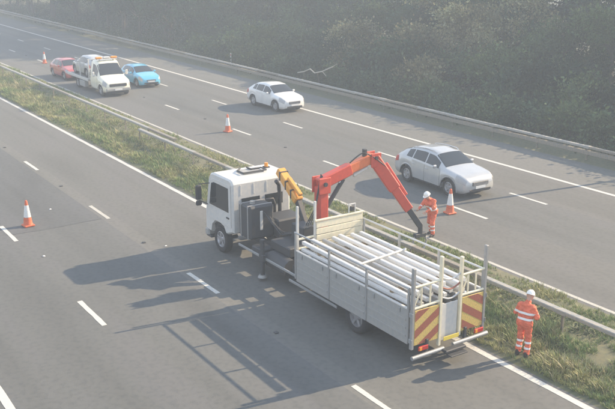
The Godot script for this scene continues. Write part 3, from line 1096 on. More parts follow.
func build_crane_truck() -> void:
	var t := thing("crane_truck", "white flatbed truck with red loader crane and yellow chevron rear gates", "truck", V(TX, 0.006, TD))
	var W: Material = mats["white"]
	var DK: Material = mats["dark_metal"]
	# ---- cab
	var cab := holder(t, "cab")
	tprism(cab, "cab_shell", [[24.42, 0.95], [24.42, 2.62], [24.50, 2.72], [24.62, 2.76], [25.80, 2.76], [25.98, 2.70], [26.08, 2.58], [26.34, 1.50], [26.40, 1.32], [26.40, 0.62], [26.02, 0.58], [25.95, 0.86], [25.72, 1.03], [25.38, 1.06], [25.02, 1.0], [24.86, 0.80]], 13.20, 15.46, W, 0.06)
	tprism(cab, "wheel_housing", [[24.9, 0.75], [24.9, 1.0], [25.9, 1.0], [25.9, 0.75]], 13.3, 15.36, mats["black"], 0.02)
	# windscreen, doors, windows
	var st := nst()
	beam(st, T(14.33, 2.50, 26.115), T(14.33, 1.56, 26.342), 2.02, 0.02, 0.006, Vector3(0, 0.3, -1))
	part(cab, "windscreen", st, mats["glass"])
	for s in [0, 1]:
		var xo: float = 13.195 if s == 0 else 15.465
		var sg := -1.0 if s == 0 else 1.0
		var dr := tprism(cab, "door", [[24.52, 1.12], [24.52, 2.58], [25.72, 2.58], [25.95, 2.48], [26.16, 1.50], [26.16, 1.12]], min(xo, xo + sg * 0.018), max(xo, xo + sg * 0.018), W, 0.006)
		tprism(dr, "window", [[24.66, 1.62], [24.66, 2.46], [25.66, 2.46], [25.84, 2.40], [26.02, 1.62]], min(xo + sg * 0.016, xo + sg * 0.03), max(xo + sg * 0.016, xo + sg * 0.03), mats["glass"], 0.004)
		tbox(dr, "handle", min(xo, xo + sg * 0.05), max(xo, xo + sg * 0.05), 1.40, 1.45, 24.62, 24.80, mats["black"], 0.01)
		var mr := holder(cab, "mirror")
		var ms := nst()
		bar(ms, T(xo, 2.35, 26.0), T(xo + sg * 0.30, 2.30, 26.25), 0.018, 0.018, 6)
		bar(ms, T(xo, 1.55, 26.15), T(xo + sg * 0.30, 1.72, 26.25), 0.018, 0.018, 6)
		part(mr, "arm", ms, mats["black"])
		ms = nst()
		bx(ms, T(xo + sg * 0.31, 2.0, 26.26), Vector3(0.22, 0.52, 0.10), 0.04)
		bx(ms, T(xo + sg * 0.31, 1.62, 26.26), Vector3(0.22, 0.18, 0.10), 0.04)
		part(mr, "housing", ms, mats["black"])
		# steps, lamps
		tbox(cab, "step", min(xo, xo - sg * 0.25), max(xo, xo - sg * 0.25), 0.36, 0.42, 26.0, 26.36, DK, 0.01)
		tbox(cab, "headlight", (13.28 if s == 0 else 15.08), (13.58 if s == 0 else 15.38), 0.72, 0.92, 26.38, 26.42, mats["headlight"], 0.02)
	tbox(cab, "front_bumper", 13.2, 15.46, 0.36, 0.64, 26.22, 26.5, mats["drop_grey"], 0.05)
	tbox(cab, "grille", 13.7, 14.96, 0.98, 1.30, 26.39, 26.425, mats["black"], 0.01)
	for k in 4:
		tbox(cab, "grille_slat", 13.74, 14.92, 1.02 + k * 0.07, 1.045 + k * 0.07, 26.42, 26.44, DK, 0.004)
	# rear wall of the cab: window, pressings
	for k in 2:
		tbox(cab, "rear_window", 13.55 + k * 0.9, 14.25 + k * 0.9, 1.72, 2.12, 24.402, 24.425, mats["glass"], 0.008)
	for k in 4:
		tbox(cab, "rear_pressing", 13.5 + k * 0.5, 13.54 + k * 0.5, 2.22, 2.58, 24.408, 24.425, W, 0.006)
	# roof: hatch and low equipment bar
	var hatch := tbox(cab, "roof_hatch", 13.95, 14.75, 2.76, 2.80, 24.95, 25.5, mats["drop_grey"], 0.015)
	for q in [[13.9, 24.9, 14.8, 24.9], [14.8, 24.9, 14.8, 25.25], [14.4, 25.25, 14.8, 25.25], [14.4, 25.25, 14.4, 25.55], [13.9, 24.9, 13.9, 25.3], [13.9, 25.3, 14.15, 25.55]]:
		var rs := nst()
		bar(rs, T(q[0], 2.83, q[1]), T(q[2], 2.83, q[3]), 0.028, 0.028, 6)
		part(hatch, "roof_pipe", rs, DK)
	tbox(cab, "beacon_base", 15.0, 15.2, 2.76, 2.80, 25.3, 25.5, mats["black"], 0.01)
	tbar(cab, "beacon", T(15.1, 2.79, 25.4), T(15.1, 2.93, 25.4), 0.075, mats["amber"], 0.06)
	# ---- chassis
	st = nst()
	for x in [13.92, 14.78]: bx(st, T(x, 0.78, 20.7), Vector3(0.09, 0.24, 10.6), 0.012)
	for d in [15.8, 17.6, 19.2, 21.2, 23.4, 25.4]: bx(st, T(14.35, 0.78, d), Vector3(0.8, 0.14, 0.1), 0.01)
	part(t, "chassis", st, DK)
	for sx in [-1.0, 1.0]:
		wheel(t, T(14.35 + sx * 0.98, 0.46, 25.42), 0.46, 0.27, sx, mats["rim"])
		wheel(t, T(14.35 + sx * 0.90, 0.46, 17.6), 0.46, 0.52, sx, mats["rim"])
		st = nst()
		bar(st, T(14.35 + sx * 0.45, 0.46, 17.6), T(14.35 + sx * 0.70, 0.46, 17.6), 0.12, 0.16, 10)
		bar(st, T(14.35 + sx * 0.45, 0.46, 25.42), T(14.35 + sx * 0.85, 0.46, 25.42), 0.07, 0.07, 8)
		part(t, "axle_end", st, DK)
		# mudguard arc
		st = nst()
		var pv := Vector3.ZERO
		for k in 9:
			var a := PI * (0.08 + 0.84 * k / 8.0)
			var p := T(14.35 + sx * 0.90, 0.46 + sin(a) * 0.56, 17.6 - cos(a) * 0.56)
			if k > 0: beam(st, pv, p, 0.56, 0.015, 0.004, Vector3(0, sin(a), cos(a)))
			pv = p
		part(t, "mudguard", st, mats["black"])
	tbar(t, "fuel_tank", T(13.45, 0.68, 21.2), T(13.45, 0.68, 22.3), 0.28, DK)
	tbox(t, "battery_box", 13.2, 13.7, 0.45, 0.92, 22.55, 23.2, DK, 0.03)
	tbox(t, "sun_block_box", 15.0, 15.5, 0.28, 0.98, 20.75, 22.2, DK, 0.03)  # unseen boxes, extended and added to stop sunlight passing under the chassis
	tbox(t, "sun_block_box", 15.0, 15.5, 0.28, 0.98, 22.55, 24.2, DK, 0.03)
	tbox(t, "sun_block_box", 15.0, 15.5, 0.28, 0.88, 18.35, 20.6, DK, 0.03)
	# side under-run rails
	for x in [13.18, 15.52]:
		for y in [0.48, 0.72]:
			tbox(t, "side_guard_rail", x - 0.02, x + 0.02, y - 0.04, y + 0.04, 18.4, 20.9 if y < 0.6 else 24.0, mats["galv"], 0.008)
		for d in [18.6, 20.7]:
			tbox(t, "side_guard_bracket", x - 0.015 + (0.032 if x < 14 else -0.032), x + 0.015 + (0.032 if x < 14 else -0.032), 0.44, 1.0, d - 0.03, d + 0.03, DK, 0.005)
	# ---- bed
	tbox(t, "bed_frame", 13.16, 15.54, 0.90, 1.02, 15.22, 20.38, DK, 0.01)
	for k in 9:
		tbox(t, "floor_plank", 13.17 + k * 0.2635, 13.17 + k * 0.2635 + 0.256, 1.02, 1.06 + rng.randf_range(-0.004, 0.004), 15.24, 20.36, mats["timber"], 0.006)
	for s in [0, 1]:
		var xo := 13.10 if s == 0 else 15.60
		var xi := 13.15 if s == 0 else 15.55
		for k in 3:
			var d0: float = 15.26 + k * 1.715
			var pn := tbox(t, "dropside_panel", min(xo, xi), max(xo, xi), 0.62, 1.56, d0 + 0.012, d0 + 1.70, mats["drop_grey"], 0.01)
			for y in [0.80, 1.02, 1.24]:
				tbox(pn, "pressed_rib", (xo - 0.012 if s == 0 else xo - 0.002), (xo + 0.002 if s == 0 else xo + 0.012), y, y + 0.06, d0 + 0.08, d0 + 1.63, mats["drop_grey"], 0.008)
			tbox(pn, "top_capping", min(xo, xi) - 0.012, max(xo, xi) + 0.012, 1.558, 1.60, d0 + 0.012, d0 + 1.70, W, 0.008)
			for q in [0.3, 1.35]:
				tbox(pn, "latch", (xo - 0.03 if s == 0 else xo), (xo if s == 0 else xo + 0.03), 1.40, 1.52, d0 + q, d0 + q + 0.06, mats["galv"], 0.006)
		for k in 4:
			var d: float = 15.26 + k * 1.715
			var hgt := 2.14
			tbox(t, "stake_post", xo - 0.03, xo + 0.03, 0.70, hgt, d - 0.03, d + 0.03, mats["galv"] if k > 0 else mats["weathered"], 0.008)
		var ry := 2.13
		tbar(t, "hand_rail", T(xo, ry, 15.24), T(xo, ry, 20.45), 0.028, mats["galv"] if s == 0 else W)
	# headboard
	for k in 6:
		tbox(t, "headboard_slat", 13.86, 15.56, 1.10 + k * 0.205, 1.285 + k * 0.205, 20.42, 20.46, mats["cream"], 0.01)
	for x in [13.84, 15.56, 14.7]:
		tbox(t, "headboard_post", x - 0.035, x + 0.035, 1.02, 2.36 if x > 14 else 2.95, 20.462, 20.53, W, 0.01)
	tbox(t, "headboard_post", 13.17, 13.24, 1.02, 2.90, 20.44, 20.51, W, 0.01)
	for k in 3:
		tbox(t, "headboard_rung", 13.24, 13.80, 1.25 + k * 0.3, 1.31 + k * 0.3, 20.45, 20.50, mats["cream"], 0.01)
	tbox(t, "headboard_top", 13.80, 15.60, 2.33, 2.39, 20.40, 20.47, mats["cream"], 0.012)
	var lamp := holder(t, "work_lamp")
	for q in [[15.03, 15.06, 2.39, 2.68], [15.26, 15.29, 2.39, 2.68], [15.06, 15.26, 2.65, 2.68]]:
		tbox(lamp, "guard", q[0], q[1], q[2], q[3], 20.42, 20.46, W, 0.006)
	tbox(lamp, "housing", 15.09, 15.23, 2.44, 2.60, 20.40, 20.48, mats["black"], 0.02)
	# ---- rear gates with chevron boards
	for s in [0, 1]:
		var xa := 13.14 if s == 0 else 14.72
		var xb := 14.04 if s == 0 else 15.56
		var g := holder(t, "rear_gate")
		var hi := 2.72
		tbox(g, "gate_post", xa - 0.04, xa + 0.04, 0.52, hi - 0.04, 15.10, 15.20, mats["weathered"] if s == 0 else mats["cream"], 0.012)
		tbox(g, "gate_post", xb - 0.04, xb + 0.04, 0.40, hi + 0.10, 15.10, 15.20, mats["cream"] if s == 0 else mats["weathered"], 0.012)
		for y in [1.62, 2.18]:
			var wob := rng.randf_range(-0.03, 0.03)
			var rs := nst()
			bar(rs, T(xa + 0.04, y + wob, 15.15), T(xb - 0.04, y - wob, 15.15), 0.035, 0.035, 8)
			part(g, "gate_rung", rs, mats["cream"])
		for x in [0.3, 0.62]:
			tbox(g, "gate_upright", lerp(xa, xb, x) - 0.02, lerp(xa, xb, x) + 0.02, 1.66, 2.14, 15.13, 15.17, mats["cream"], 0.006)
		var rs2 := nst()
		bar(rs2, T(xa + 0.04, 1.66, 15.15), T(lerp(xa, xb, 0.3), 2.14, 15.15), 0.02, 0.02, 6)
		part(g, "gate_brace", rs2, mats["cream"])
		var bd := tbox(g, "chevron_board", xa + 0.05, xb - 0.05, 0.62, 1.56, 15.11, 15.14, mats["chev_yellow"], 0.006)
		# diagonal stripes, clipped to the board
		var rect := PackedVector2Array([Vector2(xa + 0.06, 0.63), Vector2(xb - 0.06, 0.63), Vector2(xb - 0.06, 1.55), Vector2(xa + 0.06, 1.55)])
		for k in range(-4, 7):
			var y0 := 0.30 + k * 0.46
			var sl := 0.62 if s == 0 else -0.62
			var band := PackedVector2Array([Vector2(xa - 0.5, y0 + (-0.5) * sl), Vector2(xb + 0.5, y0 + (xb - xa + 0.5) * sl), Vector2(xb + 0.5, y0 + 0.23 + (xb - xa + 0.5) * sl), Vector2(xa - 0.5, y0 + 0.23 + (-0.5) * sl)])
			for pg in Geometry2D.intersect_polygons(rect, band):
				var idx := Geometry2D.triangulate_polygon(pg)
				if idx.size() == 0: continue
				var ss := nst()
				for i in range(0, idx.size(), 3):
					tri_out(ss, T(pg[idx[i]].x, pg[idx[i]].y, 15.106), T(pg[idx[i + 1]].x, pg[idx[i + 1]].y, 15.106), T(pg[idx[i + 2]].x, pg[idx[i + 2]].y, 15.106), T(14.35, 1.0, 16.0))
				part(bd, "stripe", ss, mats["chev_red"])
		for y in [0.75, 1.45]:
			tbox(g, "gate_hinge", xa - 0.055 if s == 0 else xb + 0.035, xa - 0.035 if s == 0 else xb + 0.055, y - 0.06, y + 0.06, 15.08, 15.22, mats["galv"], 0.006)
	# centre access: plain panel, rungs, chains
	tbox(t, "centre_panel", 14.10, 14.66, 0.50, 1.50, 15.16, 15.19, W, 0.01)
	for y in [1.72, 1.98, 2.24]:
		var cs := nst()
		var pts := []
		for i in 9:
			var f := i / 8.0
			pts.append(T(lerp(14.08, 14.68, f), y - 0.10 * sin(PI * f), 15.15))
		tube(cs, pts, 0.022, 6)
		part(t, "safety_chain", cs, mats["chev_red"] if y > 1.9 and y < 2.1 else W)
	# rear bumper bars, lamps, tow frame
	for q in [[13.06, 14.10, 0.34], [14.42, 15.62, 0.38]]:
		var bs := nst()
		bar(bs, T(q[0], q[2], 15.02), T(q[1], q[2] + 0.02, 15.02), 0.055, 0.055, 12)
		part(t, "bumper_bar", bs, mats["galv"])
	for x in [13.6, 14.9]:
		tbox(t, "bumper_bracket", x - 0.04, x + 0.04, 0.34, 0.72, 15.06, 15.14, DK, 0.01)
	tbox(t, "tow_frame", 14.0, 14.7, 0.30, 0.38, 14.80, 15.0, DK, 0.02)
	tbox(t, "step_plate", 14.05, 14.62, 0.24, 0.28, 14.66, 14.85, DK, 0.01)
	for x in [13.3, 15.2]:
		var tl := tbox(t, "tail_lamp", x, x + 0.32, 0.46, 0.58, 15.04, 15.09, mats["red_lens"], 0.015)
		tbox(tl, "indicator", x + 0.02, x + 0.10, 0.475, 0.565, 15.028, 15.045, mats["amber"], 0.004)
	tbox(t, "number_plate", 14.1, 14.62, 0.55, 0.66, 15.02, 15.035, mats["plate_yellow"], 0.004)
	build_crane(t)

func build_crane(t: Node3D) -> void:
	var R: Material = mats["red_crane"]
	var DK: Material = mats["dark_metal"]
	var W: Material = mats["white"]
	# sub-frame and slewing base
	var base := holder(t, "crane_base")
	tbox(base, "subframe", 13.55, 15.45, 0.92, 1.22, 21.45, 22.6, DK, 0.03)
	tbar(base, "slew_ring", T(15.0, 1.2, 21.86), T(15.0, 1.56, 21.86), 0.34, DK, 0.30)
	tbox(base, "valve_block", 14.15, 14.6, 1.2, 1.75, 21.6, 22.3, DK, 0.03)
	for k in 5:
		tbar(base, "lever", T(14.2 + k * 0.08, 1.72, 21.62), T(14.2 + k * 0.08, 1.95, 21.52), 0.012, mats["galv"])
	# stabiliser beam and legs
	var stab := holder(t, "stabiliser")
	tbox(stab, "cross_beam", 13.05, 15.65, 0.62, 0.86, 22.25, 22.5, DK, 0.02)
	for x in [13.12, 15.58]:
		tbar(stab, "leg", T(x, 0.18, 22.38), T(x, 1.35, 22.38), 0.075, DK)
		tbar(stab, "foot", T(x, 0.10, 22.38), T(x, 0.18, 22.38), 0.16, mats["weathered"], 0.12)
	# oil tank and exhaust by the cab
	tbox(t, "oil_tank", 13.25, 14.15, 1.0, 2.12, 23.35, 24.1, DK, 0.06)
	tbox(t, "tank_sight_tube", 13.62, 13.72, 1.3, 1.95, 23.325, 23.352, W, 0.01)
	tbar(t, "filler_cap", T(13.55, 2.10, 23.7), T(13.55, 2.22, 23.7), 0.09, mats["weathered"])
	for d in [23.5, 23.95]:
		tbox(t, "tank_strap", 13.24, 14.16, 0.99, 2.13, d - 0.025, d + 0.025, mats["weathered"], 0.004)
	for k in 4:
		var hs := nst()
		tube(hs, [T(13.75 + k * 0.11, 1.9 - k * 0.1, 23.33), T(13.85 + k * 0.12, 1.6 - k * 0.12, 23.0), T(14.0 + k * 0.1, 1.25, 22.7 + k * 0.03), T(14.25 + k * 0.06, 1.35, 22.35)], 0.022, 6)
		part(t, "hydraulic_hose", hs, mats["black"])
	var ex := nst()
	tube(ex, [T(14.9, 1.0, 24.2), T(14.9, 2.1, 24.2), T(14.86, 2.45, 24.18), T(14.70, 2.62, 24.1)], 0.065, 10)
	part(t, "exhaust_stack", ex, mats["black"])
	var ex2 := nst()
	tube(ex2, [T(14.25, 1.0, 24.22), T(14.25, 1.85, 24.22), T(14.35, 2.0, 24.2), T(14.62, 2.0, 24.2), T(14.7, 1.8, 24.2), T(14.7, 1.1, 24.2)], 0.055, 8)
	part(t, "air_intake_pipe", ex2, mats["black"])
	tbox(t, "power_pack", 14.15, 15.2, 0.98, 1.6, 23.1, 24.0, DK, 0.05)
	# yellow folded support arm leaning from the cab roof to the crane base
	var ya := holder(t, "support_arm")
	var s1 := nst()
	beam(s1, T(14.80, 3.00, 24.0), T(14.80, 2.22, 22.86), 0.30, 0.26, 0.03)
	part(ya, "box_beam", s1, mats["yellow_arm"])
	s1 = nst()
	beam(s1, T(14.80, 2.86, 23.46), T(14.80, 2.44, 22.74), 0.14, 0.12, 0.02)
	part(ya, "ram_cover", s1, mats["yellow_arm"])
	for f in [0.2, 0.5, 0.78]:
		s1 = nst()
		var pc := T(14.80, lerp(3.00, 2.22, f) + 0.02, lerp(24.0, 22.86, f))
		beam(s1, pc + Vector3(-0.17, 0, 0), pc + Vector3(0.17, 0, 0), 0.06, 0.30, 0.01)
		part(ya, "clamp_band", s1, DK)
	s1 = nst()
	beam(s1, T(14.80, 2.28, 22.95), T(14.85, 1.2, 22.3), 0.18, 0.18, 0.02)
	part(ya, "stand", s1, DK)
	# column, main boom, outer boom
	var foot := T(15.0, 1.55, 21.86)
	var head := T(15.0, 3.02, 21.86)
	var knee := T(17.0, 3.60, 21.85)
	var tip := T(18.6, 1.12, 21.22)
	var col := holder(t, "crane_column")
	s1 = nst()
	beam(s1, foot, head + Vector3(0, -0.10, 0), 0.34, 0.36, 0.04, Vector3.FORWARD)
	part(col, "post", s1, R)
	for sx in [-0.20, 0.20]:
		s1 = nst()
		bx(s1, head + Vector3(0.0, -0.06, sx), Vector3(0.44, 0.52, 0.05), 0.02)
		part(col, "cheek_plate", s1, R)
	tbar(col, "pivot_pin", head + Vector3(0, 0, -0.27), head + Vector3(0, 0, 0.27), 0.07, DK)
	var mb := holder(t, "main_boom")
	s1 = nst()
	beam(s1, head + Vector3(-0.12, -0.03, 0), knee.lerp(head, 0.45), 0.30, 0.38, 0.035)
	part(mb, "boom_box", s1, R)
	s1 = nst()
	beam(s1, head.lerp(knee, 0.45), knee, 0.26, 0.32, 0.03)
	part(mb, "boom_box", s1, worn("orange_boom", Color(0.66, 0.17, 0.06), 0.45))
	tbar(mb, "lift_ram", foot.lerp(head, 0.45) + Vector3(0.22, 0, 0), head.lerp(knee, 0.42) + Vector3(0, -0.24, 0), 0.075, DK)
	tbar(mb, "ram_rod", head.lerp(knee, 0.36) + Vector3(-0.05, -0.30, 0), head.lerp(knee, 0.62) + Vector3(0.05, -0.14, 0), 0.04, mats["chrome"])
	tbar(mb, "fold_ram", head.lerp(knee, 0.62) + Vector3(0, -0.30, 0), head.lerp(knee, 0.90) + Vector3(0, -0.26, 0), 0.06, W)
	tbox(mb, "boom_lamp", 16.62, 16.74, 3.64, 3.90, 21.80, 21.92, DK, 0.01)
	for sx in [-0.17, 0.17]:
		s1 = nst()
		bx(s1, knee + Vector3(0.02, -0.08, sx), Vector3(0.40, 0.46, 0.04), 0.02)
		part(mb, "knee_plate", s1, R)
	tbar(mb, "knee_pin", knee + Vector3(0, 0, -0.24), knee + Vector3(0, 0, 0.24), 0.06, DK)
	var ob := holder(t, "outer_boom")
	var dv := (tip - knee).normalized()
	s1 = nst()
	beam(s1, knee, knee.lerp(tip, 0.45), 0.30, 0.40, 0.03)
	part(ob, "outer_box", s1, R)
	s1 = nst()
	beam(s1, knee.lerp(tip, 0.40), knee.lerp(tip, 0.75), 0.24, 0.30, 0.02)
	part(ob, "extension_box", s1, R)
	s1 = nst()
	beam(s1, knee.lerp(tip, 0.70), tip, 0.17, 0.20, 0.02)
	part(ob, "extension_box", s1, DK)
	s1 = nst()
	var off := dv.cross(Vector3(0, 0, 1)).normalized()
	if off.y < 0: off = -off
	beam(s1, knee.lerp(tip, 0.16) + off * 0.26, knee.lerp(tip, 0.60) + off * 0.22, 0.13, 0.12, 0.02)
	part(ob, "extension_ram", s1, R)
	s1 = nst()
	var hp := []
	for i in 11:
		var f := i / 10.0
		hp.append(head.lerp(knee, 0.5 + 0.5 * f).lerp(knee.lerp(tip, 0.35), smoothstep(0.5, 1.0, f)) + Vector3(0, 0.24 + 0.12 * sin(PI * f), 0.12))
	tube(s1, hp, 0.022, 6)
	part(ob, "hydraulic_hose", s1, mats["black"])
	# grab hanging at the tip
	var gb := holder(t, "grab")
	tbar(gb, "rotator", tip + Vector3(0, 0.04, 0), tip + Vector3(0.02, -0.26, 0), 0.085, DK)
	tbox(gb, "yoke", tip.x + TX - 0.24, tip.x + TX + 0.24, 0.74, 0.88, 21.14, 21.30, DK, 0.02)
	for sx in [-1.0, 1.0]:
		s1 = nst()
		tube(s1, [tip + Vector3(sx * 0.2, -0.32, 0), tip + Vector3(sx * 0.30, -0.55, 0), tip + Vector3(sx * 0.22, -0.80, 0), tip + Vector3(sx * 0.06, -0.92, 0)], 0.035, 6)
		part(gb, "claw", s1, mats["weathered"])
	# hoses round the column
	for k in 3:
		s1 = nst()
		tube(s1, [T(14.4, 1.7, 21.7 + k * 0.08), T(14.62, 2.1 + k * 0.1, 21.66), T(14.78, 2.8 + k * 0.06, 21.7), T(15.0, 3.26 + k * 0.02, 21.8 + k * 0.04)], 0.02, 6)
		part(col, "hose", s1, mats["black"])

func build_load() -> void:
	# bearers on the bed floor and white steel rails lying on them
	var labels := ["white steel rail lying in the bottom layer of the truck load", "white steel rail lying in the second layer of the truck load", "white steel rail lying in the third layer of the truck load", "white steel rail lying on top of the truck load"]
	var y := 1.07
	var counts := [9, 8, 8, 7]
	for l in 4:
		for d in [16.1, 19.4]:
			var st := nst()
			bx(st, Vector3(0, 0.045, 0), Vector3(2.1, 0.09, 0.10), 0.01)
			var b := part(self, numbered("timber_bearer"), st, mats["timber"])
			b.position = V(14.33, y, d + l * 0.03)
			tag(b, ["timber bearer on the truck bed floor under the rails", "timber bearer between bottom and second layers of rails", "timber bearer between second and third layers of rails", "timber bearer between third and top layers of rails"][l], "timber", "timber bearers in the truck load")
		y += 0.09
		for k in counts[l]:
			var st := nst()
			var ln := rng.randf_range(4.45, 4.85)
			bx(st, Vector3(0, 0.055, 0), Vector3(0.11, 0.11, ln), 0.018)
			for e in [-1.0, 1.0]: bx(st, Vector3(0, 0.055, e * (ln * 0.5 + 0.003)), Vector3(0.116, 0.10, 0.008), 0.002)
			var r := part(self, numbered("steel_rail"), st, mats["load_white"] if rng.randf() < 0.8 else mats["galv"])
			var span: float = [2.05, 2.0, 2.0, 1.95][l]
			r.position = V(13.29 + span * k / (counts[l] - 1) + rng.randf_range(-0.02, 0.03), y, 17.85 + rng.randf_range(-0.12, 0.12))
			r.rotation.y = rng.randf_range(-0.012, 0.012)
			tag(r, labels[l], "rail", ["bottom layer of rails", "second layer of rails", "third layer of rails", "top layer of rails"][l])
		y += 0.11
	# a loose bar slung across the top
	var st2 := nst()
	bar(st2, Vector3(-0.95, 0.035, 0.14), Vector3(0.95, 0.035, -0.14), 0.035, 0.035, 10)
	var c := part(self, "cross_bar", st2, mats["white"])
	c.position = V(14.35, y, 17.9)
	tag(c, "white round bar lying across the top of the rails", "bar")

# ------------------------------------------------------------------ cones
func cone_thing() -> Node3D:
	var t := Node3D.new()
	var st := nst()
	bx(st, Vector3(0, 0.035, 0), Vector3(0.40, 0.07, 0.40), 0.03)
	part(t, "base", st, mats["cone_orange"])
	st = nst()
	lathe_y(st, Vector3.ZERO, [Vector2(0.185, 0.068), Vector2(0.165, 0.10), Vector2(0.148, 0.24), Vector2(0.045, 0.97), Vector2(0.035, 1.0), Vector2(0.001, 1.0)], 18)
	part(t, "body", st, mats["cone_orange"])
	st = nst()
	lathe_y(st, Vector3.ZERO, [Vector2(0.135, 0.36), Vector2(0.130, 0.375), Vector2(0.075, 0.80), Vector2(0.068, 0.815)], 18)
	part(t, "sleeve", st, mats["sleeve"])
	return t

func build_litter() -> void:
	for q in [[8.0, 28.35, 0.07, "small pale scrap lying near the joint in the near lane"], [11.9, 27.0, 0.055, "crumpled pale wrapper on the lane beside the truck shadow"], [9.9, 33.6, 0.05, "tiny pale scrap on the lane ahead of the truck"]]:
		var st := nst()
		st.set_smooth_group(-1)
		var n := 7
		var ring := []
		for k in n:
			var a := TAU * k / n
			var rr: float = q[2] * rng.randf_range(0.6, 1.1)
			ring.append(Vector3(cos(a) * rr, rng.randf_range(0.004, 0.03), sin(a) * rr * 0.7))
		var c := Vector3(0, 0.05, 0)
		for k in n:
			tri_out(st, c, ring[k], ring[(k + 1) % n], Vector3(0, -0.1, 0))
			tri_out(st, Vector3(0, 0.002, 0), ring[k], ring[(k + 1) % n], Vector3(0, 0.3, 0))
		var o := part(self, numbered("road_litter"), st, mats["plate_white"])
		o.position = V(q[0], 0.004, q[1])
		tag(o, q[3], "litter", "scraps on the road")

func build_cones() -> void:
	var src := cone_thing()
	var spots := [
		[8.55, 32.0, 0.10, "orange traffic cone standing alone in the near carriageway"],
		[22.9, 24.4, -0.1, "traffic cone beside the silver SUV"],
		[23.0, 42.85, 0.3, "traffic cone beside a lane dash near the white car"],
		[23.4, 58.9, 0.2, "traffic cone between recovery truck and blue car"],
		[23.4, 77.2, 0.0, "traffic cone standing on the lane line behind the red car"]]
	for i in spots.size():
		var o: Node3D = src if i == 0 else src.duplicate()
		o.name = numbered("traffic_cone")
		add_child(o)
		o.position = V(spots[i][0], 0.006, spots[i][1])
		o.rotation.y = spots[i][2]
		tag(o, spots[i][3], "traffic cone", "traffic cones")

# ------------------------------------------------------------------ lamp column standing right of the view; its thin shadow crosses the far lanes
func build_lamp_column() -> void:
	var t := thing("lamp_column", "slim grey street lamp column behind the far barrier", "lamp post", V(36.6, 0, 23.4))
	var st := nst()
	bar(st, Vector3(0, -0.2, 0), Vector3(0, 1.3, 0), 0.11, 0.10, 12)
	part(t, "base", st, mats["galv"])
	st = nst()
	bar(st, Vector3(0, 1.3, 0), Vector3(0, 9.5, 0), 0.095, 0.075, 12)
	part(t, "shaft", st, mats["galv"])
	st = nst()
	tube(st, [Vector3(0, 9.45, 0), Vector3(-0.3, 9.7, 0), Vector3(-1.0, 9.85, 0)], 0.035, 8)
	part(t, "bracket", st, mats["galv"])
	st = nst()
	bx(st, Vector3(-1.3, 9.87, 0), Vector3(0.65, 0.12, 0.28), 0.04)
	part(t, "lantern", st, mats["weathered"])

# ------------------------------------------------------------------ people
# bones: [a, b, ra, rb, colour]
func sd_caps(p: Vector3, b: Array) -> float:
	var ab: Vector3 = b[1] - b[0]
	var l2: float = max(ab.length_squared(), 1e-6)
	var t: float = clamp((p - b[0]).dot(ab) / l2, 0, 1)
	return (p - (b[0] + ab * t)).length() - lerp(float(b[2]), float(b[3]), t)

func field(p: Vector3, bones: Array, k: float) -> float:
	var d := 10.0
	for b in bones:
		var e := sd_caps(p, b)
		var h: float = max(k - absf(d - e), 0.0) / k
		d = min(d, e) - h * h * k * 0.25
	return d

